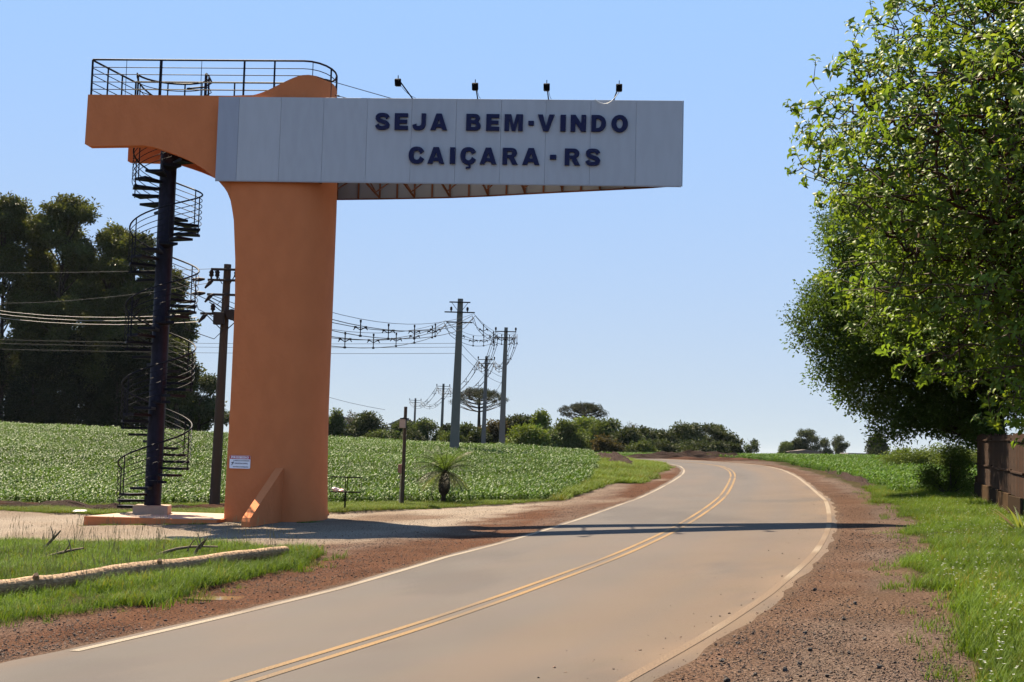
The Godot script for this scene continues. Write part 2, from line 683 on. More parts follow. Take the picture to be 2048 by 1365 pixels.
func leaf_clump(seed_: int, n: int, radius: float, length: float, width: float, flat := 0.75) -> ArrayMesh:
	var r := RandomNumberGenerator.new()
	r.seed = seed_
	var st := tool_new(false)
	for i in n:
		var p := Vector3(r.randfn(), r.randfn() * flat, r.randfn()).normalized() * radius * pow(r.randf(), 0.45)
		var dir := (p.normalized() + Vector3(r.randfn(), r.randfn(), r.randfn()) * 0.6).normalized()
		var side := dir.cross(Vector3(r.randfn(), r.randfn() + 0.9, r.randfn())).normalized()
		var nrm := side.cross(dir)
		var l := length * r.randf_range(0.6, 1.2)
		var w := width * r.randf_range(0.7, 1.2)
		var tip := p + dir * l - nrm * l * 0.15
		var mid := p + dir * l * 0.45
		tri3(st, p, mid + side * w * 0.5 + nrm * w * 0.12, tip)
		tri3(st, p, tip, mid - side * w * 0.5 + nrm * w * 0.12)
	return done(st)


func any_basis(r: RandomNumberGenerator, s: float) -> Basis:
	return Basis.from_euler(Vector3(r.randfn() * 0.5, r.randf() * TAU, r.randfn() * 0.5)).scaled(Vector3.ONE * s)


func crown(called: String, parent: Node3D, blobs: Array, n: int, meshes: Array, m: Material, tone: float, s0: float, s1: float, hollow := 0.62, seed_ := 1) -> void:
	# leaf clumps spread through a set of uneven ellipsoids [centre, radii]
	var r := RandomNumberGenerator.new()
	r.seed = seed_
	var weight := []
	var total := 0.0
	for b in blobs:
		total += pow(b[1].x * b[1].y * b[1].z, 0.67)
		weight.append(total)
	var parts := []
	for k in meshes.size():
		parts.append([[], []])
	for i in n:
		var q := r.randf() * total
		var k := 0
		while weight[k] < q:
			k += 1
		var b: Array = blobs[k]
		var u := Vector3(r.randfn(), r.randfn(), r.randfn()).normalized()
		var f := hollow + (1.0 - hollow) * sqrt(r.randf())
		f *= 1.0 + 0.45 * fine.get_noise_3d(u.x * 60.0 + k * 37.0 + seed_, u.y * 60.0, u.z * 60.0)
		var p: Vector3 = b[0] + u * b[1] * f
		var c := tone * (1.0 + 0.5 * fine.get_noise_3d(p.x * 9.0, p.y * 9.0, p.z * 9.0 + seed_)) * r.randf_range(0.72, 1.25)
		var w := i % meshes.size()
		parts[w][0].append(Transform3D(any_basis(r, r.randf_range(s0, s1)), p))
		parts[w][1].append(Color(c * r.randf_range(0.92, 1.1), c, c * r.randf_range(0.85, 1.1)))
	for k in meshes.size():
		scatter(called, meshes[k], m, parts[k][0], parts[k][1], parent)


var CL := {}


func limb(st: SurfaceTool, a: Vector3, b: Vector3, r0: float, r1: float, bend: float, r: RandomNumberGenerator, sides := 5) -> void:
	var pts := []
	var rad := []
	var off := Vector3(r.randfn(), r.randfn() * 0.5, r.randfn()) * bend * a.distance_to(b)
	for i in 6:
		var f := i / 5.0
		pts.append(a.lerp(b, f) + off * sin(PI * f) + Vector3.UP * bend * a.distance_to(b) * sin(PI * f) * 0.5)
		rad.append(lerpf(r0, r1, f))
	tube(st, pts, rad, sides, false)


func broad_tree(x: float, d: float, top: float, radius: float, style: String, seed_: int, label: String, called := "tree") -> void:
	var y0 := g0(x, d) - 0.1
	var h := top - y0
	var r := RandomNumberGenerator.new()
	r.seed = seed_
	var t := thing(called, label, "tree" if h > 2.6 else "bush", V(x, y0, d), 0.0, "trees and bushes beyond the fields")
	var st := tool_new(true)
	var blobs := []
	var m: Material = M["leaf_" + style] if M.has("leaf_" + style) else M.leaf_m
	if style == "bare" or style == "thin":
		limb(st, Vector3.ZERO, Vector3(0.1, h * 0.7, 0), 0.12, 0.05, 0.03, r)
		for i in 16:
			var a := r.randf() * TAU
			var from := Vector3(0.1, h * r.randf_range(0.3, 0.68), 0)
			var to := from + Vector3(cos(a) * radius * r.randf_range(0.5, 1.0), h * r.randf_range(0.15, 0.32), sin(a) * radius * 0.8)
			limb(st, from, to, 0.05, 0.02, 0.08, r, 4)
			for k in 3:
				var p := from.lerp(to, r.randf_range(0.4, 1.0))
				limb(st, p, p + Vector3(r.randfn() * 0.4, r.randf_range(0.2, 0.7), r.randfn() * 0.4), 0.025, 0.012, 0.05, r, 3)
			if style == "thin" and i % 2 == 0:
				blobs.append([to, Vector3(0.4, 0.35, 0.4)])
		put("trunk", done(st), M.bark_grey if style == "bare" else M.bark, t)
		if blobs.size():
			crown("crown", t, blobs, 70, CL.far, M.leaf_m, 0.9, 0.4, 0.7, 0.2, seed_)
		else:
			crown("crown", t, [[Vector3(0, h * 0.72, 0), Vector3(radius, h * 0.3, radius)]], 40, CL.far, M.leaf_br, 0.9, 0.3, 0.5, 0.2, seed_)
		return
	if style == "e":
		# an open crown of flat topped leaf masses on forked limbs
		limb(st, Vector3.ZERO, Vector3(0.2, h * 0.62, 0), 0.16 + h * 0.012, 0.1, 0.02, r, 6)
		for i in 9:
			var a := r.randf() * TAU
			var f := r.randf_range(0.42, 0.93)
			var c := Vector3(cos(a) * radius * r.randf_range(0.25, 0.8), h * f, sin(a) * radius * 0.7)
			limb(st, Vector3(0.15, h * f * 0.72, 0), c, 0.07, 0.03, 0.05, r, 4)
			blobs.append([c, Vector3(radius * 0.36, h * 0.075, radius * 0.36)])
		blobs.append([Vector3(0, h * 0.93, 0), Vector3(radius * 0.42, h * 0.07, radius * 0.4)])
		put("trunk", done(st), M.bark, t)
		crown("crown", t, blobs, int(110 * radius), CL.far, m, 1.0, 0.45, 0.8, 0.3, seed_)
		return
	limb(st, Vector3.ZERO, Vector3(0, h * 0.6, 0), 0.1 + h * 0.02, 0.06, 0.03, r, 6)
	for i in 11:
		var a := r.randf() * TAU
		var f := r.randf_range(0.04 if style == "grove" else 0.18, 0.8)
		var rr := radius * (0.75 if f < 0.6 else 0.5) * r.randf_range(0.4, 1.0)
		var c := Vector3(cos(a) * rr, h * f, sin(a) * rr)
		limb(st, Vector3(0, h * f * 0.6, 0), c, 0.05, 0.02, 0.05, r, 4)
		blobs.append([c, Vector3(radius * r.randf_range(0.3, 0.48), h * r.randf_range(0.13, 0.2), radius * r.randf_range(0.3, 0.48))])
	blobs.append([Vector3(radius * 0.1, h * 0.85, 0), Vector3(radius * 0.45, h * 0.13, radius * 0.4)])
	put("trunk", done(st), M.bark, t)
	crown("crown", t, blobs, int(clampf(radius * h * 42.0, 120, 1100)), CL.far, m, 1.0, 0.45, 0.85, 0.45, seed_)


func eucalyptus(x: float, d: float, top: float, radius: float, seed_: int, label: String, low := 0.3) -> void:
	var y0 := g0(x, d) - 0.2
	var h := top - y0
	var r := RandomNumberGenerator.new()
	r.seed = seed_
	var t := thing("eucalyptus_tree", label, "tree", V(x, y0, d), 0.0, "tall trees of the grove behind the left field")
	var st := tool_new(true)
	var lean := Vector3(r.randfn() * 0.8, h * 0.86, r.randfn() * 0.8)
	limb(st, Vector3.ZERO, lean, 0.42, 0.1, 0.012, r, 8)
	var blobs := []
	for i in 34:
		var f := low + (0.96 - low) * pow((i + r.randf()) / 34.0, 0.85)
		var a := r.randf() * TAU
		var wide := radius * (1.0 - 0.6 * ss(0.8, 1.0, f)) * (0.6 + 0.4 * ss(low, low + 0.25, f))
		var c := Vector3(lean.x * f + cos(a) * wide * r.randf_range(0.3, 0.8), h * f, lean.z * f + sin(a) * wide * r.randf_range(0.3, 0.8))
		limb(st, Vector3(lean.x * f * 0.85, h * f * 0.85, lean.z * f * 0.85), c, 0.12, 0.04, 0.05, r, 5)
		blobs.append([c, Vector3(radius * r.randf_range(0.18, 0.36), r.randf_range(0.7, 1.5), radius * r.randf_range(0.18, 0.36))])
	blobs.append([Vector3(lean.x, h * 0.955, lean.z), Vector3(radius * 0.3, h * 0.04, radius * 0.3)])
	put("trunk", done(st), M.bark, t)
	crown("crown", t, blobs, int(400 * radius), CL.euc, M.leaf_euc, 1.0, 0.6, 1.15, 0.25, seed_)


func araucaria(x: float, d: float, top: float, wide: float, low: float, seed_: int, label: String) -> void:
	var y0 := g0(x, d) - 0.1
	var h := top - y0
	var r := RandomNumberGenerator.new()
	r.seed = seed_
	var t := thing("araucaria_tree", label, "tree", V(x, y0, d), 0.0, "umbrella shaped pines on the skyline")
	put("trunk", tube_mesh([Vector3.ZERO, Vector3(0.05, h * 0.5, 0), Vector3(0, h * 0.93, 0)], [0.38, 0.28, 0.1], 8), M.bark, t)
	var blobs := []
	for whorl in 6:
		var f := whorl / 5.0
		var n := 9 if whorl < 5 else 6
		var reach := wide * (1.0 - 0.62 * f * f) * 0.5
		var st := tool_new(true)
		for k in n:
			var a := TAU * (k + r.randf() * 0.6) / n + whorl
			var rr := reach * r.randf_range(0.72, 1.02)
			var y := lerpf(low - y0, h * 0.9, f)
			var tip := Vector3(cos(a) * rr, y + lerpf(0.75, 0.5, f) * rr * 0.36 + 0.2, sin(a) * rr)
			var base := Vector3(0, y, 0)
			tube(st, [base, base.lerp(tip, 0.4) - Vector3(0, rr * 0.06, 0), base.lerp(tip, 0.75) - Vector3(0, rr * 0.05, 0), tip], [0.09, 0.07, 0.05, 0.03], 4, false)
			blobs.append([tip + Vector3(0, 0.1, 0), Vector3(0.5, 0.24, 0.5)])
			if f > 0.5:
				blobs.append([base.lerp(tip, 0.72) + Vector3(0, 0.1, 0), Vector3(0.5, 0.3, 0.5)])
		put("branch_whorl", done(st), M.bark, t)
	crown("crown", t, blobs, blobs.size() * 8, CL.needle, M.leaf_arau, 1.0, 0.45, 0.75, 0.2, seed_)


func big_leaf(seed_: int) -> ArrayMesh:
	# an obovate leaf of length one along +z, folded along the midrib and curled down at the tip
	var r := RandomNumberGenerator.new()
	r.seed = seed_
	var st := tool_new(true)
	var prev := []
	var curl := r.randf_range(0.1, 0.4)
	var wid := [0.03, 0.15, 0.23, 0.22, 0.12, 0.0]
	for i in 6:
		var f := i / 5.0
		var w: float = wid[i]
		var y := 0.1 * sin(PI * f) - curl * f * f
		var row := [Vector3(-w, y + w * 0.35, f), Vector3(0, y, f), Vector3(w, y + w * 0.35, f)]
		if i > 0:
			quad(st, prev[0], prev[1], row[1], row[0])
			quad(st, prev[1], prev[2], row[2], row[1])
		prev = row
	return done(st)


func rosette(seed_: int, n: int) -> ArrayMesh:
	# the leaves around the end of one twig
	var r := RandomNumberGenerator.new()
	r.seed = seed_
	var st := SurfaceTool.new()
	var kinds := [big_leaf(seed_ + 1), big_leaf(seed_ + 2)]
	st.begin(Mesh.PRIMITIVE_TRIANGLES)
	for i in n:
		st.append_from(kinds[i % 2], 0, leaf_pose(r, i))
	return st.commit()


func leaf_pose(r: RandomNumberGenerator, i: int) -> Transform3D:
	var a := i * 2.4 + r.randf_range(-0.4, 0.4)
	var b := Basis(Vector3.UP, a) * Basis(Vector3.RIGHT, r.randf_range(-0.7, 0.35)) * Basis(Vector3.BACK, r.randfn() * 0.35)
	return Transform3D(b.scaled(Vector3.ONE * r.randf_range(0.056, 0.096)), Vector3(0, -0.018 * i + 0.05, 0))


func grow(start: Array, points: Array) -> Array:
	# joins points to the nearest branch already grown: [[position, parent index, weight_]]
	var nodes := start.duplicate(true)
	for p in points:
		var best := 1e9
		var at := 0
		for i in nodes.size():
			var e: float = nodes[i][0].distance_squared_to(p)
			if e < best:
				best = e
				at = i
		var from: Vector3 = nodes[at][0]
		var steps: int = max(1, int(sqrt(best) / 0.22))
		var off := Vector3(rng.randfn(), rng.randfn() + 0.5, rng.randfn()) * sqrt(best) * 0.08
		for s in steps:
			var f := float(s + 1) / steps
			nodes.append([from.lerp(p, f) + off * sin(PI * f), at if s == 0 else nodes.size() - 1, 0])
	for i in range(nodes.size() - 1, 0, -1):
		nodes[i][2] += 1
		nodes[nodes[i][1]][2] += nodes[i][2]
	return nodes


func near_tree() -> void:
	# the broadleaf tree whose trunk stands just outside the right edge of the picture
	rng.seed = 41
	var base := Vector3(7.0, g0(7.0, 12.8), -12.8)
	var t := thing("broadleaf_tree", "large leaved bright green tree leaning in from the right edge, nearest to the camera", "tree", base)
	var tips := [[2.95, 5.05, 12.6], [2.78, 4.72, 13.2], [3.3, 5.75, 12.9], [3.45, 6.25, 12.4], [3.95, 6.75, 13.0], [4.3, 6.9, 12.5], [3.3, 4.35, 12.3], [3.05, 3.72, 13.2], [3.12, 3.45, 12.8], [3.5, 3.35, 12.2], [3.75, 2.95, 13.0], [3.9, 2.7, 12.6], [4.4, 2.62, 13.2], [5.0, 2.7, 12.5], [5.0, 7.3, 13.0], [3.75, 4.0, 12.0], [4.2, 5.4, 11.6]]
	var hub := [Vector3(0, 0, 0), Vector3(-0.1, 1.0, 0.05), Vector3(-0.25, 1.9, 0), Vector3(-0.5, 2.7, 0.1), Vector3(-0.7, 3.5, 0), Vector3(-0.8, 4.4, -0.1), Vector3(-0.9, 5.4, 0)]
	var start := []
	for i in hub.size():
		start.append([hub[i], max(i - 1, 0), 0])
	var pts := []
	for p in tips:
		pts.append(V(p[0], p[1], p[2]) - base)
	var c := V(6.6, 4.85, 13.0) - base
	while pts.size() < 10500:
		var u := Vector3(rng.randfn(), rng.randfn(), rng.randfn()).normalized()
		var f := pow(rng.randf(), 0.38)
		f *= 0.97 + 0.32 * fine.get_noise_3d(u.x * 70.0, u.y * 70.0, u.z * 70.0)
		var p := c + u * Vector3(3.6, 2.95, 2.6) * f
		if p.x < -1.1 or (p.x < 1.0 and rng.randf() < 0.12):
			pts.append(p)
	pts.sort_custom(func(a, b): return a.distance_squared_to(hub[4]) < b.distance_squared_to(hub[4]))
	# long limbs first, so that twigs hang on them
	var ends := []
	for p in tips:
		ends.append((V(p[0], p[1], p[2]) - base) * 1.0)
	var skeleton := start.duplicate(true)
	for e in ends:
		# one long arching limb from the stem to each tip
		var root := 1
		for i in range(1, hub.size()):
			if absf(hub[i].y - e.y * 0.62 - 0.25) < absf(hub[root].y - e.y * 0.62 - 0.25):
				root = i
		var at := root
		var bow := Vector3(rng.randfn() * 0.12, rng.randf_range(0.15, 0.5), rng.randfn() * 0.3)
		for k in 12:
			var f := (k + 1) / 12.0
			var q: Vector3 = hub[root].lerp(e, f) + bow * sin(PI * f) + Vector3(rng.randfn(), rng.randfn(), rng.randfn()) * 0.025
			skeleton.append([q, at, 0])
			at = skeleton.size() - 1
	for i in skeleton.size():
		skeleton[i][2] = 0
	var nodes := grow(skeleton, pts)
	var twigs := tool_new(true)
	var big := tool_new(true)
	var kids := {}
	for i in range(1, nodes.size()):
		var weight_: int = nodes[i][2]
		var r1: float = 0.0021 * pow(float(weight_), 0.46) + 0.001
		var r0: float = minf(0.0021 * pow(float(nodes[nodes[i][1]][2]), 0.46) + 0.001, r1 * 1.5)
		kids[nodes[i][1]] = true
		if i < hub.size():
			continue
		var a: Vector3 = nodes[nodes[i][1]][0]
		if a.distance_to(nodes[i][0]) < 0.002:
			continue
		tube(big if weight_ > 25 else twigs, [a, nodes[i][0]], [r0, r1], 6 if weight_ > 25 else 4, false)
	put("trunk", tube_mesh(hub, [0.24, 0.19, 0.17, 0.15, 0.12, 0.09, 0.05], 12), M.bark_red, t)
	put("limbs", done(big), M.bark_red, t)
	put("twigs", done(twigs), M.twig, t).set_meta("kind", "stuff")
	# leaves: the end of every twig and a few along the way
	var leaf_at := []
	for i in range(hub.size(), nodes.size()):
		var weight_: int = nodes[i][2]
		if weight_ > 9:
			continue
		var a: Vector3 = nodes[nodes[i][1]][0]
		var dir: Vector3 = (nodes[i][0] - a).normalized()
		if not kids.has(i):
			leaf_at.append([nodes[i][0], dir, 8])
		else:
			leaf_at.append([nodes[i][0], dir, 3])
	print("leaf spots ", leaf_at.size(), " nodes ", nodes.size(), " skel ", skeleton.size(), " pts ", pts.size())
	var ros := [rosette(5, 8), rosette(8, 8), rosette(11, 7)]
	var few := [rosette(15, 5), rosette(18, 4)]
	var lists := [[[], []], [[], []], [[], []], [[], []], [[], []]]
	var order := leaf_at.duplicate()
	order.sort_custom(func(a, b): return a[0].z > b[0].z)
	var front := {}
	var count := 0
	for l in order:
		var w: Vector3 = l[0] + base
		if count < 296 and l[2] == 8 and w.x / -w.z < 0.385:
			front[l] = true
			count += 8
	var lm := [big_leaf(21), big_leaf(22), big_leaf(23)]
	for l in leaf_at:
		var up: Vector3 = (l[1] + Vector3(0, 0.75, 0)).normalized()
		var side := up.cross(Vector3(rng.randfn(), rng.randfn() * 0.2, rng.randfn())).normalized()
		var b := Basis(side, up, side.cross(up)) * Basis(Vector3.UP, rng.randf() * TAU)
		var tone := rng.randf_range(0.75, 1.2) * (1.0 + 0.35 * fine.get_noise_3d(l[0].x * 40.0, l[0].y * 40.0, l[0].z * 40.0))
		var young := rng.randf() < 0.22
		var col := Color(tone * (1.35 if young else 1.0), tone * (1.15 if young else 1.0), tone * 0.95)
		if front.has(l):
			for i in 8:
				var o := put("leaf", lm[i % 3], M.leaf_big_a if i % 3 else M.leaf_big_b, t)
				o.transform = Transform3D(b, l[0]) * leaf_pose(rng, i)
			continue
		var k := rng.randi() % 3 if l[2] == 8 else 3 + rng.randi() % 2
		lists[k][0].append(Transform3D(b.scaled(Vector3.ONE * rng.randf_range(0.85, 1.2)), l[0]))
		lists[k][1].append(col)
	for k in 5:
		scatter("foliage", ros[k] if k < 3 else few[k - 3], M.leaf_big, lists[k][0], lists[k][1], t)


func shade_tree() -> void:
	# the dense dark tree behind the fence
	var r := RandomNumberGenerator.new()
	r.seed = 77
	var x := 15.9
	var d := 44.0
	var y0 := g0(x, d)
	var t := thing("shade_tree", "dense dark green spreading tree standing behind the wooden fence", "tree", V(x, y0, d))
	var st := tool_new(true)
	limb(st, Vector3.ZERO, Vector3(-0.2, 3.2, 0), 0.45, 0.32, 0.02, r, 10)
	var blobs := []
	var spots := [[-5.9, 5.3, 0.2, 1.0], [-5.0, 4.1, 0.8, 1.3], [-5.3, 6.2, -0.6, 1.0], [-4.6, 8.4, 0.4, 1.5], [-4.3, 7.0, 1.0, 1.6], [-3.9, 9.4, -0.5, 1.3], [-3.6, 5.2, 1.2, 1.9], [-4.3, 3.2, 0.3, 1.1], [-3.0, 3.0, 0.6, 1.1], [-2.6, 2.5, 1.0, 0.8], [-1.8, 2.9, 0.4, 1.1], [-2.4, 7.8, 1.4, 2.1], [-1.8, 10.2, 0, 1.8], [-1.4, 5.3, 2.2, 2.2], [0.2, 3.6, 1.8, 1.5], [0.6, 7.8, 2.2, 2.4], [0.8, 10.6, 0, 2.1], [2.6, 5.4, 1.6, 2.2], [3.4, 8.8, 0, 2.2], [4.6, 4.4, 0, 1.9], [5.2, 6.8, 0, 1.8], [0, 6.0, -2.4, 3.0], [-3.0, 5.5, -2.2, 2.2], [-1.0, 2.6, -0.6, 1.2], [-3.6, 2.1, 0.6, 0.7], [-1.0, 1.9, 1.2, 0.7], [-5.2, 5.8, 8.5, 1.2], [-4.5, 6.6, 7.0, 1.5], [-3.6, 5.6, 10.0, 1.3], [-2.6, 6.8, 8.5, 1.7], [-4.9, 4.9, 6.5, 1.2], [-3.4, 4.6, 7.5, 1.2], [-1.5, 5.9, 11.0, 1.6], [-0.8, 7.2, 7.0, 2.0], [-2.2, 5.0, 4.5, 1.7]]
	for s in spots:
		var c := Vector3(s[0], s[1], s[2])
		limb(st, Vector3(-0.2, minf(3.0, c.y * 0.6), 0), c, 0.13, 0.04, 0.06, r, 5)
		blobs.append([c, Vector3(s[3], s[3] * 0.85, s[3])])
	put("trunk", done(st), M.bark_dark, t)
	crown("crown", t, blobs, 21000, CL.small, M.leaf_shade, 1.0, 0.8, 1.35, 0.4, 5)


# ------------------------------------------------------------------ the portal
const YAW := -4.0


func portal_thing(called: String, label: String, category: String) -> Node3D:
	return thing(called, label, category, Vector3(-6.21, 0, -36.8), deg_to_rad(YAW))


func L(u: float, v: float, w: float) -> Vector3:      # along the sign, up, behind its front face
	return Vector3(u, v, -w)


func to_world(p: Vector3) -> Vector3:
	return Transform3D(Basis(Vector3.UP, deg_to_rad(YAW)), Vector3(-6.21, 0, -36.8)) * p


func make_portal() -> void:
	var t := portal_thing("welcome_portal", "orange plastered gateway pillar with a cantilevered viewing platform beside the road", "gateway")
	# the pillar: a rounded plan carried up through its changing width
	var left := [[-0.6, -1.5], [1.13, -1.48], [2.35, -1.46], [3.58, -1.45], [5.78, -1.45], [6.89, -1.49], [8.0, -1.58], [8.56, -1.69], [11.5, -1.69]]
	var right := [[-0.6, 1.1], [0.0, 1.06], [0.53, 1.04], [1.74, 1.0], [3.1, 0.985], [5.83, 0.995], [9.0, 1.0], [11.5, 0.9]]
	var deep := 2.5
	var st := tool_new(true)
	var rings := []
	var ys := [-0.6, 0.0, 0.5, 1.2, 2.0, 3.0, 4.0, 5.0, 5.8, 6.4, 6.9, 7.5, 8.0, 8.3, 8.56, 9.2, 10.2, 11.0, 11.5]
	for y in ys:
		var l := plin(left, y)
		var rr := plin(right, y)
		var ring := [L(l, y, deep), L(l, y, deep * 0.5), L(l, y, 0.04 if y < 8.5 else 0.004), L(l + (0.04 if y < 8.5 else 0.004), y, 0.0)]
		for k in 5:
			var f := (k + 1) / 6.0
			ring.append(L(lerpf(l, rr - 0.75, f), y, -0.07 * sin(PI * f)))
		for k in 13:
			var a := PI * k / 12.0
			ring.append(L(rr - 0.75 + 0.75 * sin(a), y, deep / 2 - deep / 2 * cos(a)))
		rings.append(ring)
	for i in rings.size() - 1:
		var n: int = rings[i].size()
		for k in n:
			var k2 := (k + 1) % n
			st.set_smooth_group(-1 if k == n - 1 or k < 3 else 0)
			quad(st, rings[i][k], rings[i + 1][k], rings[i + 1][k2], rings[i][k2])
	st.set_smooth_group(-1)
	var top: Array = rings[-1]
	for k in range(1, top.size() - 1):
		tri3(st, top[0], top[k], top[k + 1])
	put("pillar", done(st), M.orange, t)
	# front and back beams with the arch, butted against the pillar
	var arch := PackedVector2Array([Vector2(-5.88, 11.49), Vector2(-1.692, 11.49), Vector2(-1.692, 8.56), Vector2(-1.78, 8.76), Vector2(-1.88, 8.9), Vector2(-2.02, 9.05), Vector2(-2.2, 9.2), Vector2(-2.5, 9.43), Vector2(-2.76, 9.58), Vector2(-3.02, 9.71), Vector2(-3.3, 9.82), Vector2(-3.6, 9.92), Vector2(-3.9, 10.01), Vector2(-4.2, 10.06), Vector2(-5.79, 10.02), Vector2(-5.9, 10.08)])
	st = tool_new()
	prism(st, arch, -0.28, 0.0)
	put("front_beam", done(st), M.orange, t)
	var rear := PackedVector2Array()
	for p in arch:
		rear.append(Vector2(maxf(p.x, -5.47), p.y))
	rear.remove_at(rear.size() - 2)
	st = tool_new()
	prism(st, rear, -deep, -deep + 0.28)
	put("rear_beam", done(st), M.orange, t)
	# floor slab with the round opening of the stair: a keyhole outline
	var hole := PackedVector2Array([Vector2(-5.84, 0.285), Vector2(-1.7, 0.285), Vector2(-1.7, 2.215), Vector2(-5.5, 2.215), Vector2(-5.66, 1.24)])
	for k in 25:
		var a := PI - TAU * k / 24.0
		hole.append(Vector2(-3.9 + 0.96 * cos(a), 1.245 + (0.002 if k == 0 else -0.002 if k == 24 else 0.0) + 0.96 * sin(a)))
	hole.append(Vector2(-5.66, 1.236))
	st = tool_new()
	prism(st, hole, 11.3, 11.47)
	var slab := put("floor_slab", done(st), M.concrete, t)
	slab.transform = Transform3D(Basis(Vector3.RIGHT, Vector3(0, 0, -1), Vector3.UP), Vector3.ZERO)
	# the curved parapet that rises round the end of the platform
	st = tool_new(true)
	var wall := []
	for k in 25:
		var f := k / 24.0
		var p := Vector2(lerpf(-1.35, 0.2, minf(f / 0.55, 1.0)), 0.0)
		var nn := Vector2(0, 1)
		if f > 0.55:
			var a := PI * (f - 0.55) / 0.45
			p = Vector2(0.2 + 0.68 * sin(a), 1.25 - 1.25 * cos(a))
			nn = Vector2(-sin(a), cos(a))
		var hgt := 11.5 + 0.62 * ss(0.0, 0.62, f) - 0.15 * ss(0.7, 1.0, f)
		wall.append([L(p.x, 11.4, p.y + 0.01), L(p.x, hgt, p.y + 0.01), L(p.x + nn.x * 0.16, hgt, p.y + nn.y * 0.16), L(p.x + nn.x * 0.16, 11.4, p.y + nn.y * 0.16)])
	for k in 24:
		for e in 3:
			st.set_smooth_group(e)
			quad(st, wall[k][e], wall[k][e + 1], wall[k + 1][e + 1], wall[k + 1][e])
	put("parapet", done(st), M.orange, t)
	# raking buttresses at the foot
	var fin := PackedVector2Array([Vector2(-0.06, -0.6), Vector2(-0.06, 1.25), Vector2(2.35, -0.02), Vector2(2.42, -0.12), Vector2(2.42, -0.6)])
	st = tool_new()
	prism(st, fin, -0.11, 0.11)
	var f1 := put("buttress", done(st), M.orange, t)
	f1.transform = Transform3D(Basis(Vector3.UP, -PI / 2 - 0.1), L(0.0, 0, -0.02))
	var f2 := put("buttress", f1.mesh, M.orange, t)
	f2.transform = Transform3D(Basis(Vector3.UP, PI / 2 - 0.03), L(0.42, -0.12, deep - 0.95))
	# platform railing
	var rail := func(path: Array, ys2: Array, posts: Array) -> void:
		for k in ys2.size():
			var pp := []
			for p in path:
				pp.append(L(p[0], ys2[k], p[1]))
			put("rail", tube_mesh(pp, [0.028 if k == 0 else 0.0125], 6), M.navy, t)
		for p in posts:
			put("post", bar_mesh(L(p[0], p[3] if p.size() > 3 else 11.44, p[1]), L(p[0], ys2[0], p[1]), p[2], p[2]), M.navy, t)
	var round_end := [[-5.83, 0.1], [-3.86, 0.1], [-1.48, 0.1], [-0.62, 0.1], [0.2, 0.1]]
	for k in 9:
		var a := PI * (k + 1) / 10.0
		round_end.append([0.2 + 0.66 * sin(a), 1.25 - 1.15 * cos(a)])
	round_end.append([0.25, 2.4])
	round_end.append([-5.4, 2.4])
	rail.call(round_end, [12.52, 12.3, 12.1, 11.88, 11.67], [[-5.83, 0.1, 0.05], [-3.86, 0.1, 0.07], [-1.48, 0.1, 0.05], [-0.62, 0.1, 0.045], [0.45, 0.14, 0.02], [0.82, 0.85, 0.045], [0.82, 1.65, 0.045], [0.25, 2.4, 0.04], [-1.2, 2.4, 0.04], [-2.4, 2.4, 0.04], [-3.9, 2.4, 0.04], [-5.4, 2.4, 0.045], [-4.85, 0.1, 0.014], [-2.7, 0.1, 0.014]])
	rail.call([[-5.83, 0.1], [-5.4, 2.4]], [12.5, 12.28, 12.08, 11.86, 11.65], [[-5.68, 0.9, 0.04], [-5.54, 1.65, 0.04]])
	var ring := []
	for k in 16:
		var a := PI * 1.02 + k * 0.215
		ring.append([-3.9 + 1.04 * cos(a), 1.25 - 1.0 * sin(a)])
	rail.call(ring, [12.42, 12.2, 11.98, 11.74], [[ring[0][0], ring[0][1], 0.045], [ring[5][0], ring[5][1], 0.035], [ring[10][0], ring[10][1], 0.035], [ring[15][0], ring[15][1], 0.07]])
	rail.call([[-2.75, 1.0], [-2.85, 1.6], [-3.2, 2.1], [-3.8, 2.3]], [12.3, 12.0, 11.72], [[-2.75, 1.0, 0.045], [-3.2, 2.1, 0.04]])


func make_plinth() -> void:
	var st := tool_new()
	var poly := PackedVector2Array([Vector2(-5.02, -0.9), Vector2(-1.44, -0.78), Vector2(-1.44, 2.5), Vector2(-4.7, 2.5)])
	prism(st, poly, -0.75, -0.2)
	var o := put("plinth", done(st), M.orange)
	o.transform = Transform3D(Basis(Vector3.UP, deg_to_rad(YAW)), Vector3(-6.21, 0, -36.8)) * Transform3D(Basis(Vector3.RIGHT, Vector3(0, 0, -1), Vector3.UP), Vector3.ZERO)
	tag(o, "low orange edged concrete platform under the spiral staircase", "plinth")
	var cap := PackedVector2Array([Vector2(-4.98, -0.86), Vector2(-1.5, -0.74), Vector2(-1.5, 2.46), Vector2(-4.66, 2.46)])
	st = tool_new()
	prism(st, cap, -0.199, -0.19)
	var c := put("cement_top", done(st), M.concrete, o)
	c.position = Vector3.ZERO


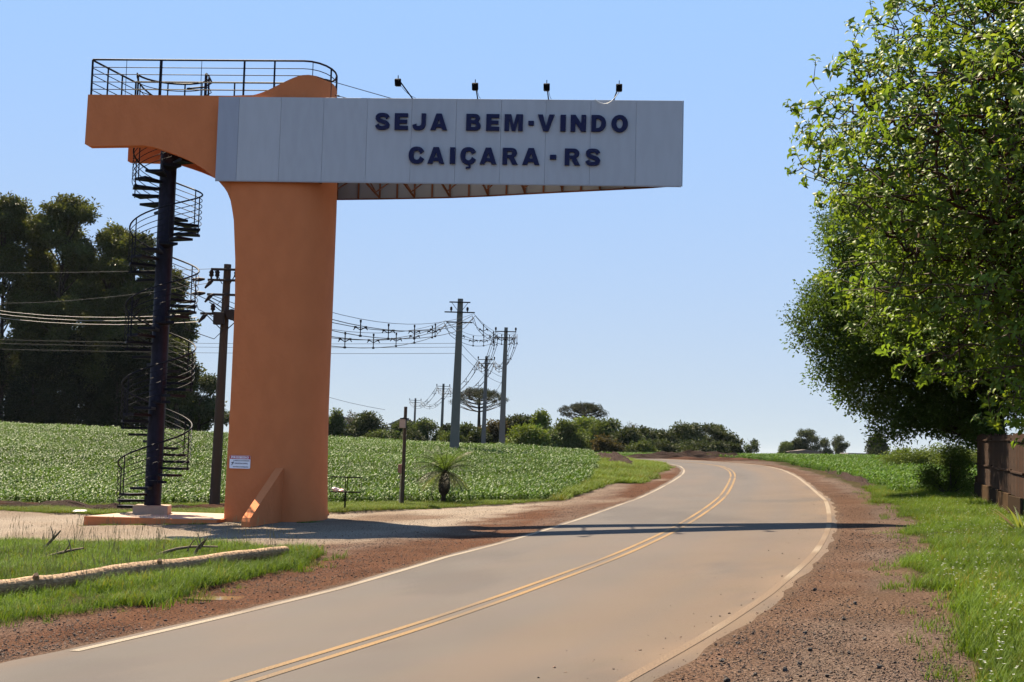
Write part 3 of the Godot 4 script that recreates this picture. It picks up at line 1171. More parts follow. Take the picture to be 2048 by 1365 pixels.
func make_stair() -> void:
	var t := portal_thing("spiral_staircase", "dark navy steel spiral staircase winding up a round pole to the platform", "staircase")
	var c := Vector3(-3.9, 0, -1.25)
	put("pole", tube_mesh([c + Vector3(0, 0.02, 0), c + Vector3(0, 5, 0), c + Vector3(0, 11.25, 0)], [0.235], 28), M.navy_pole, t)
	put("pole_foot", box_mesh(Vector3(0.95, 0.28, 0.95), c + Vector3(0, -0.09, 0), Basis(Vector3.UP, 0.2)), M.concrete, t)
	var spot := func(phi: float, rad: float, y: float) -> Vector3:
		return c + Vector3(rad * sin(phi), y, rad * cos(phi))
	var pitch := 2.22
	var first := -PI / 2 - 0.1
	for i in 61:
		var phi := first + i * TAU / 12.0
		var y := 0.02 + i * pitch / 12.0
		var st := tool_new()
		var half := 0.27
		var p := []
		for s in [-1.0, 1.0]:
			p.append(spot.call(phi + s * 0.3, 0.22, y))
			p.append(spot.call(phi + s * half, 0.98, y))
		var lip := Vector3(0, -0.07, 0)
		quad(st, p[0], p[2], p[3], p[1])
		quad(st, p[0] + lip, p[1] + lip, p[3] + lip, p[2] + lip)
		quad(st, p[0], p[1], p[1] + lip, p[0] + lip)
		quad(st, p[1], p[3], p[3] + lip, p[1] + lip)
		quad(st, p[3], p[2], p[2] + lip, p[3] + lip)
		put("tread", done(st), M.navy, t)
		if i % 2 == 0:
			put("post", tube_mesh([spot.call(phi, 0.99, y - 0.08), spot.call(phi, 0.99, y + 1.03)], [0.017], 6), M.navy, t)
	for k in 6:
		var pts := []
		var off: float = [1.04, 0.87, 0.7, 0.53, 0.36, 0.19][k]
		var to := 61 if k == 0 else 60
		for i in to * 3 + 1:
			var phi := first + i * TAU / 36.0
			pts.append(spot.call(phi, 0.99, 0.02 + i * pitch / 36.0 + off))
		put("handrail" if k == 0 else "rail", tube_mesh(pts, [0.024 if k == 0 else 0.0115], 6), M.navy, t)


func stroke(path: Array, t0: float, t1: float) -> PackedVector2Array:
	# a curved letter stroke of even thickness: the outline of a centreline [[x, y]] smoothed
	var c := Curve2D.new()
	for i in path.size():
		var a: Array = path[max(i - 1, 0)]
		var b: Array = path[min(i + 1, path.size() - 1)]
		var h := Vector2(b[0] - a[0], b[1] - a[1]) / 6.0
		c.add_point(Vector2(path[i][0], path[i][1]), -h, h)
	var l := []
	var r := []
	var n := 26
	for i in n + 1:
		var xf := c.sample_baked_with_rotation(c.get_baked_length() * i / n, true)
		var q := xf.origin
		var d := xf.x
		var nn := Vector2(-d.y, d.x)
		# heavier where the stroke runs upright, as in bold type
		var t := lerpf(t0, t1, absf(d.y)) / 2.0
		l.append(q + nn * t)
		r.push_front(q - nn * t)
	return PackedVector2Array(l + r)


func oval(cx: float, cy: float, rx: float, ry: float, a0: float, a1: float, n := 24) -> Array:
	var out := []
	for i in n + 1:
		var a := lerpf(a0, a1, float(i) / n)
		out.append(Vector2(cx + rx * cos(a), cy + ry * sin(a)))
	return out


func letter_outline(ch: String) -> Array:
	var v := func(list: Array) -> Array:
		var out := []
		for i in range(0, list.size(), 2):
			out.append(Vector2(list[i], list[i + 1]))
		return out
	match ch:
		"E":
			return [PackedVector2Array(v.call([0, 0, 1, 0, 1, 0.24, 0.38, 0.24, 0.38, 0.39, 0.93, 0.39, 0.93, 0.61, 0.38, 0.61, 0.38, 0.77, 0.98, 0.77, 0.98, 1, 0, 1]))]
		"M":
			return [PackedVector2Array(v.call([0, 0, 0.25, 0, 0.25, 0.7, 0.4, 0, 0.6, 0, 0.75, 0.7, 0.75, 0, 1, 0, 1, 1, 0.64, 1, 0.5, 0.38, 0.36, 1, 0, 1]))]
		"V":
			return [PackedVector2Array(v.call([0.35, 0, 0.65, 0, 1, 1, 0.69, 1, 0.5, 0.31, 0.31, 1, 0, 1]))]
		"N":
			return [PackedVector2Array(v.call([0, 0, 0.31, 0, 0.31, 0.52, 0.69, 0, 1, 0, 1, 1, 0.69, 1, 0.69, 0.48, 0.31, 1, 0, 1]))]
		"A":
			return [PackedVector2Array(v.call([0, 0, 0.29, 0, 0.345, 0.165, 0.5, 0.165, 0.5, 0.37, 0.41, 0.37, 0.5, 0.67, 0.5, 1, 0.34, 1])), PackedVector2Array(v.call([1, 0, 0.71, 0, 0.655, 0.165, 0.5, 0.165, 0.5, 0.37, 0.59, 0.37, 0.5, 0.67, 0.5, 1, 0.66, 1]))]
		"O":
			return [PackedVector2Array(oval(0.5, 0.5, 0.5, 0.52, -PI / 2, PI / 2, 20) + oval(0.5, 0.5, 0.19, 0.29, PI / 2, -PI / 2, 16)), PackedVector2Array(oval(0.5, 0.5, 0.5, 0.52, PI / 2, PI * 1.5, 20) + oval(0.5, 0.5, 0.19, 0.29, PI * 1.5, PI / 2, 16))]
		"D":
			return [PackedVector2Array(v.call([0, 0, 0.33, 0, 0.33, 1, 0, 1])), PackedVector2Array(v.call([0.33, 0]) + oval(0.45, 0.5, 0.55, 0.5, -PI / 2, PI / 2, 20) + v.call([0.33, 1, 0.33, 0.78]) + oval(0.42, 0.5, 0.25, 0.28, PI / 2, -PI / 2, 14) + v.call([0.33, 0.22]))]
		"B":
			return [PackedVector2Array(v.call([0, 0, 0.33, 0, 0.33, 1, 0, 1])), PackedVector2Array(v.call([0.33, 0]) + oval(0.63, 0.28, 0.37, 0.28, -PI / 2, PI / 2 - 0.55, 12) + oval(0.58, 0.745, 0.36, 0.255, -PI / 2 + 0.75, PI / 2, 12) + v.call([0.33, 1, 0.33, 0.8]) + oval(0.52, 0.71, 0.11, 0.09, PI / 2, -PI / 2, 8) + v.call([0.33, 0.62, 0.33, 0.41]) + oval(0.56, 0.31, 0.12, 0.1, PI / 2, -PI / 2, 8) + v.call([0.33, 0.21]))]
		"R":
			return [PackedVector2Array(v.call([0, 0, 0.31, 0, 0.31, 1, 0, 1])), PackedVector2Array(v.call([0.31, 0.4, 0.4, 0.4, 0.65, 0, 1, 0, 0.74, 0.44]) + oval(0.58, 0.71, 0.36, 0.29, -PI / 2 + 0.65, PI / 2, 14) + v.call([0.31, 1, 0.31, 0.79]) + oval(0.5, 0.685, 0.13, 0.105, PI / 2, -PI / 2, 8) + v.call([0.31, 0.58]))]
		"S":
			return [stroke([[0.13, 0.3], [0.22, 0.15], [0.5, 0.1], [0.79, 0.17], [0.84, 0.3], [0.72, 0.42], [0.45, 0.51], [0.22, 0.6], [0.16, 0.73], [0.26, 0.86], [0.5, 0.9], [0.76, 0.84], [0.85, 0.71]], 0.22, 0.3)]
		"J":
			return [stroke([[0.14, 0.34], [0.18, 0.17], [0.42, 0.11], [0.7, 0.17], [0.82, 0.36], [0.83, 0.7], [0.83, 1.0]], 0.24, 0.34)]
	return [stroke([[0.86, 0.36], [0.74, 0.17], [0.5, 0.1], [0.24, 0.21], [0.15, 0.5], [0.24, 0.79], [0.5, 0.9], [0.74, 0.82], [0.85, 0.66]], 0.23, 0.32)] + ([stroke([[0.49, 0.02], [0.6, -0.08], [0.58, -0.2], [0.36, -0.23]], 0.1, 0.12)] if ch == "Ç" else [])


func letter_mesh(ch: String, w: float, h: float, depth: float) -> ArrayMesh:
	# one heavy capital fitted to a box whose lower left corner is the origin
	var st := tool_new()
	var n := 0
	for p in letter_outline(ch):
		var poly := PackedVector2Array()
		for q in p:
			poly.append(Vector2(q.x * w, q.y * h))
		if Geometry2D.triangulate_polygon(poly).is_empty():
			print("letter fails: ", ch)
		prism(st, poly, 0.0, depth)
		n += 1
	return done(st)


func bold(e: float) -> FontVariation:
	var sf := SystemFont.new()
	sf.font_names = PackedStringArray(["Droid Sans"])
	sf.font_weight = 700
	var fv := FontVariation.new()
	fv.base_font = sf
	fv.variation_embolden = e
	return fv


func make_sign() -> void:
	var t := portal_thing("welcome_sign", "long grey panelled sign beam reading SEJA BEM-VINDO CAIÇARA - RS across the road", "sign")
	var cuts := [-2.09, -1.5, -0.32, 0.87, 2.09, 3.32, 4.55, 5.78, 7.0, 8.22, 9.45, 10.69]
	for i in cuts.size() - 1:
		var a: float = cuts[i] + 0.002
		var b: float = cuts[i + 1] - 0.002
		put("panel", box_mesh(Vector3(b - a, 2.34, 0.03), L((a + b) / 2, 10.24, -0.17)), M.panel_dark if i == 0 else [M.panel, M.panel_b, M.panel_c][i % 3], t)
		put("backing_strip", box_mesh(Vector3(0.06, 2.32, 0.03), L(b + 0.002 if i < 10 else b - 0.03, 10.24, -0.138)), M.panel_dark, t)
	# curved rear face: panels that meet the front at the far end
	var back := [[-2.05, 2.72], [-0.8, 2.72], [0.75, 2.72], [2.05, 2.54], [3.1, 2.37], [4.16, 2.16], [5.3, 1.84], [6.38, 1.46], [7.45, 1.1], [8.5, 0.76], [9.87, 0.3], [10.66, -0.08]]
	for i in back.size() - 1:
		var p := L(back[i][0] + 0.004, 10.24, back[i][1])
		var q := L(back[i + 1][0] - 0.004, 10.24, back[i + 1][1])
		put("rear_panel", bar_mesh(p, q, 0.03, 2.3), M.panel_back, t)
	# rusty frame seen from below
	for i in range(2, back.size() - 1):
		for f in [0.0, 0.5]:
			var u: float = lerpf(back[i][0], back[i + 1][0], f)
			var w: float = lerpf(back[i][1], back[i + 1][1], f) - 0.06
			if w < 0.1:
				continue
			put("stud", bar_mesh(L(u, 9.1, w), L(u, 11.35, w), 0.05, 0.05), M.rust, t)
			put("stud", bar_mesh(L(u, 9.1, -0.12), L(u, 11.35, -0.12), 0.05, 0.05), M.rust, t)
			if f == 0.0:
				put("cross_bar", bar_mesh(L(u, 9.13, -0.1), L(u, 9.13, w - 0.03), 0.05, 0.05), M.rust, t)
				put("brace", bar_mesh(L(u, 9.17, w * 0.72), L(u + 0.3, 9.6, w - 0.03), 0.035, 0.035), M.rust, t)
				put("brace", bar_mesh(L(u, 9.17, w * 0.72), L(u - 0.3, 9.6, w - 0.03), 0.035, 0.035), M.rust, t)
		put("chord", bar_mesh(L(back[i][0], 9.1, back[i][1] - 0.06), L(back[i + 1][0], 9.1, back[i + 1][1] - 0.06), 0.04, 0.04), M.rust, t)
	put("lower_edge", box_mesh(Vector3(12.78, 0.035, 0.04), L(4.3, 9.06, -0.16)), M.panel_dark, t)
	put("end_strip", box_mesh(Vector3(0.035, 2.35, 0.05), L(10.71, 10.24, -0.15)), M.panel_dark, t)
	var rows := [[10.52, ["S", 2.32, 2.73], ["E", 2.86, 3.23], ["J", 3.36, 3.72], ["A", 3.85, 4.31], ["B", 4.83, 5.23], ["E", 5.38, 5.74], ["M", 5.88, 6.38], ["-", 6.53, 6.68], ["V", 6.78, 7.24], ["I", 7.4, 7.55], ["N", 7.68, 8.1], ["D", 8.24, 8.64], ["O", 8.78, 9.23]], [9.59, ["C", 3.28, 3.71], ["A", 3.8, 4.26], ["I", 4.41, 4.56], ["Ç", 4.7, 5.13], ["A", 5.23, 5.69], ["R", 5.85, 6.27], ["A", 6.39, 6.86], ["-", 7.14, 7.31], ["R", 7.54, 7.96], ["S", 8.1, 8.51]]]
	for row in rows:
		for k in range(1, row.size()):
			var l: Array = row[k]
			var w: float = l[2] - l[1]
			var base := L(l[1], row[0], -0.186)
			if l[0] == "I":
				put("letter", box_mesh(Vector3(w, 0.46, 0.06), base + Vector3(w / 2, 0.23, 0.03)), M.letter, t)
			elif l[0] == "-":
				put("letter", box_mesh(Vector3(w, 0.13, 0.06), base + Vector3(w / 2, 0.22, 0.03)), M.letter, t)
			else:
				var o := put("letter", letter_mesh(l[0], w, 0.46, 0.06), M.letter, t)
				o.position = base
	# rivets down the joints
	var st := tool_new()
	for i in range(1, cuts.size()):
		for k in 5:
			box(st, Transform3D(Basis.IDENTITY, L(cuts[i] - 0.035, 9.16 + k * 0.54, -0.187)), Vector3(0.018, 0.018, 0.008))
	put("rivets", done(st), M.panel_dark, t).set_meta("kind", "stuff")


func make_floodlights() -> void:
	var names := ["leftmost of the four floodlights on top of the sign, on a long arm leaning left", "second floodlight from the left on top of the sign, above BEM", "third floodlight from the left on top of the sign, above VINDO", "rightmost floodlight on top of the sign with a white loop of cable"]
	var spots := [[3.33, 2.98, 0.62], [5.12, 5.08, 0.55], [7.06, 7.02, 0.55], [8.83, 8.97, 0.55]]
	for i in 4:
		var s: Array = spots[i]
		var t := portal_thing("floodlight", names[i], "floodlight")
		t.set_meta("group", "floodlights along the top of the sign")
		var foot := L(s[0], 11.4, -0.14)
		var head := L(s[1], 11.83 if i == 0 else 11.75, -s[2])
		put("arm", bar_mesh(foot, head, 0.03, 0.03), M.black, t)
		var b := Basis(Vector3.RIGHT, 0.5)
		put("lamp_head", box_mesh(Vector3(0.17, 0.19, 0.1), head + Vector3(0, -0.1, 0.02), b), M.black, t)
		put("glass", box_mesh(Vector3(0.14, 0.16, 0.006), head + Vector3(0, -0.125, -0.035), b), M.lamp_glass, t)
		put("bracket", bar_mesh(head + Vector3(0, -0.02, 0), head + Vector3(0, 0.1, 0), 0.03, 0.02), M.black, t)
		var pts := []
		for k in 9:
			var f := k / 8.0
			pts.append((head + Vector3(0.05, -0.15, 0)).lerp(foot + Vector3(-0.5 if i == 3 else 0.08, 0.02, 0.05), f) + Vector3(0, -0.24 * sin(PI * f) * (1.0 if i == 3 else 0.25), 0))
		put("cable", tube_mesh(pts, [0.009 if i == 3 else 0.006], 5), M.white_cable if i == 3 else M.black, t)


func flat_text(s: String, at: Vector3, width: float, height: float, m: Material, parent: Node3D, e := 0.3) -> void:
	var tm := TextMesh.new()
	tm.font = bold(e)
	tm.text = s
	tm.font_size = 48
	tm.depth = 0.02
	tm.pixel_size = 0.01
	var b := tm.get_aabb()
	var o := put("lettering", tm, m, parent)
	o.transform = Transform3D(Basis.from_scale(Vector3(width / b.size.x, height / b.size.y, 0.05)), at - Vector3((b.position.x + b.size.x / 2) * width / b.size.x, (b.position.y + b.size.y / 2) * height / b.size.y, 0))


func make_notice() -> void:
	var t := portal_thing("notice_board", "small white and red notice headed PROIBIDO low on the orange pillar", "notice")
	var poly := PackedVector2Array()
	for k in 16:
		var a := TAU * (k + 0.5) / 16.0
		poly.append(Vector2(signf(cos(a)) * 0.255 + 0.03 * cos(a), signf(sin(a)) * 0.145 + 0.03 * sin(a)))
	var at := L(-1.085, 1.345, -0.085)
	var st := tool_new()
	prism(st, poly, -0.03, 0.0)
	put("board", done(st), M.notice_white, t).position = at
	put("red_band", box_mesh(Vector3(0.56, 0.09, 0.004), at + Vector3(0.003, 0.125, 0.004)), M.notice_red, t)
	flat_text("PROIBIDO", at + Vector3(0, 0.125, 0.0075), 0.48, 0.06, M.notice_white, t, 0.5)
	flat_text("A PRÁTICA DE ATIVIDADES", at + Vector3(0.04, 0.042, 0.0025), 0.44, 0.042, M.notice_black, t)
	flat_text("ESPORTIVAS (RAPEL)", at + Vector3(0.04, -0.04, 0.0025), 0.36, 0.042, M.notice_black, t)
	flat_text("NO PÓRTICO MUNICIPAL", at + Vector3(0.03, -0.125, 0.0025), 0.42, 0.042, M.notice_black, t)
	# the small leaning figure beside the second line
	st = tool_new()
	prism(st, PackedVector2Array([Vector2(-0.04, -0.05), Vector2(0.0, -0.005), Vector2(-0.045, 0.005), Vector2(-0.03, 0.02), Vector2(0.0, 0.03), Vector2(0.03, 0.045), Vector2(0.04, 0.035), Vector2(0.025, 0.01), Vector2(0.015, -0.02), Vector2(-0.03, -0.058)]), 0.0015, 0.004)
	put("pictogram", done(st), M.notice_black, t).position = at + Vector3(-0.2, -0.035, 0)


func make_stays() -> void:
	for s in [[L(0.6, 12.06, 0.1), L(2.75, 11.42, -0.1), "upper thin steel stay cable from the parapet down to the top of the sign"], [L(0.98, 11.72, 0.7), L(1.75, 11.42, 0.2), "lower thin steel stay cable just above the sign beside the parapet"]]:
		var t := thing("stay_cable", s[2], "cable", to_world(s[1]), 0.0)
		var a: Vector3 = to_world(s[0]) - t.position
		put("cable", tube_mesh([a, Vector3.ZERO], [0.011], 5), M.wire_dark, t)
		put("turnbuckle", tube_mesh([a * 0.95, a * 0.85, a * 0.78], [0.012, 0.03, 0.012], 6), M.wire_dark, t)


# ------------------------------------------------------------------ poles and wires
func sag(a: Vector3, b: Vector3, drop: float, n := 14) -> Array:
	var out := []
	for i in n + 1:
		var f := float(i) / n
		out.append(a.lerp(b, f) - Vector3(0, 4.0 * drop * f * (1.0 - f), 0))
	return out


func insulator(t: Node3D, at: Vector3, up: Vector3, s := 1.0) -> void:
	put("insulator", tube_mesh([at, at + up * 0.06 * s, at + up * 0.1 * s, at + up * 0.17 * s, at + up * 0.2 * s, at + up * 0.28 * s], [0.03 * s, 0.03 * s, 0.075 * s, 0.06 * s, 0.08 * s, 0.03 * s], 8), M.insulator, t)


func concrete_pole(x: float, d: float, top: float, r0: float, r1: float, label: String, arms: Array, round_ := false) -> void:
	var y0 := g0(x, d) - 0.3
	var t := thing("utility_pole", label, "utility pole", V(x, y0, d), 0.0, "utility poles along the field")
	var h := top - y0
	if round_:
		put("pole", tube_mesh([Vector3.ZERO, Vector3(0.1, h, 0)], [r0, r1], 16), M.pole_dark, t)
	else:
		var st := tool_new()
		var p := []
		for k in 2:
			for c in [[-1, -0.8], [1, -0.8], [1, 0.8], [-1, 0.8]]:
				var r := r0 if k == 0 else r1
				p.append(Vector3(c[0] * r + (0.12 if k else 0.0), h if k else 0.0, c[1] * r))
		for k in 4:
			var k2 := (k + 1) % 4
			quad(st, p[k], p[k + 4], p[k2 + 4], p[k2])
		quad(st, p[4], p[7], p[6], p[5])
		put("pole", done(st), M.pole_grey, t)
	for a in arms:
		var y: float = a[0] - y0
		put("crossarm", bar_mesh(Vector3(0.1 - a[1], y, r1 + 0.06), Vector3(0.1 + a[1], y, r1 + 0.06), 0.07, 0.08), M.arm, t)
		if a.size() > 3 and a[3]:
			put("brace", bar_mesh(Vector3(0.1 - a[1] * 0.8, y, r1 + 0.06), Vector3(0.1 - r1, y - 0.5, r1 + 0.03), 0.03, 0.03), M.arm, t)
			put("brace", bar_mesh(Vector3(0.1 + a[1] * 0.8, y, r1 + 0.06), Vector3(0.1 + r1, y - 0.5, r1 + 0.03), 0.03, 0.03), M.arm, t)
		for o in a[2]:
			insulator(t, Vector3(0.1 + o, y + 0.03, r1 + 0.06), Vector3.UP, 1.15)


func spacer_mesh() -> ArrayMesh:
	var st := tool_new()
	for k in 3:
		var a := TAU * k / 3.0 - PI / 2
		var tip := Vector3(cos(a) * 0.36, sin(a) * 0.34, 0)
		bar(st, Vector3.ZERO, tip, 0.05, 0.05)
		box(st, Transform3D(Basis.IDENTITY, tip), Vector3(0.15, 0.12, 0.1))
	bar(st, Vector3(-0.3, 0.17, 0), Vector3(-0.42, 0.0, 0), 0.05, 0.05)
	bar(st, Vector3(0.3, 0.17, 0), Vector3(0.42, 0.0, 0), 0.05, 0.05)
	bar(st, Vector3.ZERO, Vector3(0, 0.55, 0), 0.06, 0.06)
	box(st, Transform3D(Basis.IDENTITY, Vector3(0, 0.52, 0)), Vector3(0.1, 0.16, 0.1))
	return done(st)


func bundle(a: Vector3, b: Vector3, drop: float, spacers: Array, label: String, spacer_label: String, r := 0.02) -> void:
	# a messenger wire with three power cables held under it by spacers
	var t := thing("power_cables", label, "cables", a, 0.0, "bundles of overhead power cables")
	var path := sag(Vector3.ZERO, b - a, drop)
	put("messenger_wire", tube_mesh(path, [r * 0.7], 5), M.wire_dark, t)
	var side := (b - a).cross(Vector3.UP).normalized()
	for o in [side * 0.28 + Vector3(0, -0.36, 0), side * -0.28 + Vector3(0, -0.36, 0), Vector3(0, -0.76, 0)]:
		var pts := []
		for i in path.size():
			var f := float(i) / (path.size() - 1)
			var k := 0.35 + 0.65 * sin(PI * clampf(f * 5.0, 0, 0.5)) * sin(PI * clampf((1.0 - f) * 5.0, 0, 0.5))
			pts.append(path[i] + o * k)
		put("cable", tube_mesh(pts, [r], 5), M.wire_dark, t)
	var nth := 0
	for f in spacers:
		nth += 1
		var p := a.lerp(b, f) - Vector3(0, 4.0 * drop * f * (1.0 - f), 0)
		var o := put("cable_spacer", SPACER, M.black)
		o.transform = Transform3D(Basis(side, Vector3.UP, side.cross(Vector3.UP)).scaled(Vector3.ONE * 0.78), p + Vector3(0, -0.5, 0))
		tag(o, ["first", "second", "third", "fourth", "fifth", "sixth"][nth - 1] + " " + spacer_label + ", from near end", "cable spacer", "cable spacers on the power line")


var SPACER: ArrayMesh


func wires(list: Array, label: String, m: Material, r := 0.013) -> void:
	var t := thing("overhead_wires", label, "wires", list[0][0])
	for w in list:
		put("wire", tube_mesh(sag(w[0] - t.position, w[1] - t.position, w[2]), [r], 5), m, t)


func make_lines() -> void:
	SPACER = spacer_mesh()
	concrete_pole(-9.93, 46.0, 7.95, 0.185, 0.125, "tall dark round utility pole just left of the orange pillar with insulators and cable ends", [[7.75, 0.52, [], true], [7.38, 0.62, [-0.5, -0.3, 0.35], false], [6.88, 0.62, [], false], [6.22, 0.82, [-0.4], true]], true)
	var t: Node3D = get_node("utility_pole")
	var y0 := t.position.y
	for s in [[-0.62, 7.28, -0.5, -0.25], [-0.58, 6.8, -0.42, -0.3], [-0.95, 6.1, -0.5, -0.15]]:
		put("strain_insulator", tube_mesh([Vector3(s[0] * 0.5, s[1] + 0.1 - y0, 0.22), Vector3(s[0] * 0.5 - 0.12, s[1] - y0, 0.24), Vector3(s[0] * 0.5 - 0.28, s[1] - 0.2 - y0, 0.26)], [0.03, 0.075, 0.03], 8), M.insulator, t)
		put("strain_insulator", tube_mesh([Vector3(s[0], s[1] + 0.12 - y0, 0.2), Vector3(s[0] - 0.2, s[1] + 0.1 - y0, 0.2), Vector3(s[0] - 0.45, s[1] + 0.09 - y0, 0.2)], [0.035, 0.08, 0.035], 8), M.insulator, t)
		put("jumper_loop", tube_mesh([Vector3(s[0] - 0.4, s[1] + 0.08 - y0, 0.2), Vector3(s[0] - 0.2, s[1] - 0.45 - y0, 0.25), Vector3(s[0] * 0.2, s[1] - 0.75 - y0, 0.3), Vector3(0.25, s[1] - 0.3 - y0, 0.3)], [0.014], 5), M.wire_dark, t)
	put("switch_box", box_mesh(Vector3(0.36, 0.42, 0.3), Vector3(-0.06, 6.06 - y0, 0.22)), M.arm, t)
	put("meter_dial", tube_mesh([Vector3(0.36, 6.2 - y0, 0.1), Vector3(0.36, 6.2 - y0, 0.28)], [0.19], 14), M.arm, t)
	concrete_pole(-3.53, 87.0, 11.5, 0.31, 0.17, "nearest grey concrete pole standing in the field right of the pillar", [[11.25, 0.68, [], true], [10.6, 0.98, [-0.55, 0.5], false], [9.95, 0.85, [], false]])
	concrete_pole(-0.62, 108.0, 11.6, 0.26, 0.14, "rightmost grey concrete pole in the field, with a wide top bracket", [[11.25, 0.85, [-0.8, 0.8], false], [10.75, 0.8, [], false]])
	concrete_pole(-2.9, 150.0, 12.1, 0.26, 0.16, "grey concrete pole between the two nearer ones at the field edge", [[11.7, 0.95, [-0.9, 0.9], false], [11.25, 0.9, [], false]])
	concrete_pole(-10.6, 210.0, 11.7, 0.26, 0.16, "fourth distant concrete pole left of the nearest grey one", [[11.3, 1.1, [-1.0, 1.0], false], [10.9, 0.9, [], false]])
	concrete_pole(-18.4, 260.0, 11.1, 0.26, 0.16, "farthest concrete pole of the line, beside the roof among trees", [[10.7, 1.2, [-1.1, 1.1], false], [10.3, 1.0, [], false]])
	var P := [[-9.85, 7.4, 46.0, 0.55], [-3.42, 10.55, 87.0, 0.9], [-0.5, 11.2, 108.0, 0.8], [-2.8, 11.65, 150.0, 0.9], [-10.5, 11.25, 210.0, 1.0], [-18.3, 10.65, 260.0, 1.1]]
	var told := ["from dark pole to nearest grey pole", "from nearest to rightmost grey pole", "behind the rightmost grey pole", "from middle to fourth pole", "from fourth to farthest pole"]
	var sp := [[[0.42, 0.55, 0.67, 0.78, 0.9], [0.36, 0.48, 0.61, 0.73]], [[0.25, 0.5, 0.72, 0.94], [0.2, 0.42, 0.62, 0.82]], [[0.08, 0.3, 0.52, 0.74, 0.93], [0.06, 0.28, 0.5, 0.7, 0.9]], [[0.06, 0.22, 0.4, 0.58, 0.76, 0.94], [0.1, 0.28, 0.46, 0.64, 0.82]], [[0.08, 0.3, 0.52, 0.74], [0.2, 0.42, 0.64, 0.86]]]
	for i in 5:
		for s in 2:
			var e := -1.0 if s == 0 else 1.0
			var a := V(P[i][0] + e * P[i][3], P[i][1] - (0.5 if s == 0 and i < 2 else 0.0), P[i][2])
			var b := V(P[i + 1][0] + e * P[i + 1][3], P[i + 1][1] - (0.5 if s == 0 and i < 1 else 0.0), P[i + 1][2])
			bundle(a, b, [1.05, 0.6, 1.3, 1.9, 1.6][i], sp[i][s], "%s sagging bundle of cables %s" % [["left", "right"][s], told[i]], "spacer on %s cables %s" % [["left", "right"][s], told[i]], 0.018 if i < 2 else 0.024)
	wires([[V(-3.6, 8.6, 87), V(-60, 9.6, 105), 0.4], [V(-3.6, 8.35, 87), V(-60, 9.3, 105), 0.4], [V(-3.6, 7.95, 87), V(-60, 8.8, 105), 0.35]], "three thin wires running left from halfway up the nearest grey pole", M.wire_dark, 0.014)
	wires([[V(-3.3, 8.6, 87), V(-0.7, 7.6, 108), 0.3], [V(-3.3, 8.0, 87), V(-0.7, 7.1, 108), 0.3]], "two thin wires between the nearest and the rightmost grey poles, halfway up", M.wire_dark, 0.014)
	wires([[V(-0.6, 7.5, 108), V(-2.9, 7.3, 150), 0.5]], "single thin wire from the rightmost grey pole to the one behind it", M.wire_dark, 0.016)
	wires([[V(-10.4, 7.78, 46), V(-40, 10.9, 74), 0.25], [V(-10.5, 7.28, 46), V(-40, 10.7, 72), 1.3]], "upper wires running left from the top of the dark pole past the grove", M.wire_dark, 0.009)
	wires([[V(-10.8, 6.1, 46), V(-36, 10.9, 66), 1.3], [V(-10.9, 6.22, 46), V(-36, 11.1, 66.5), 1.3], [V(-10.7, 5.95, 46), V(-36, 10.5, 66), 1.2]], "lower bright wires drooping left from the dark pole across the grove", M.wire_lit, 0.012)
	wires([[V(-30, 9.6, 205), V(-19.0, 7.3, 205), 0.2]], "lone far wire above the bushes right of the pillar", M.wire_dark, 0.03)


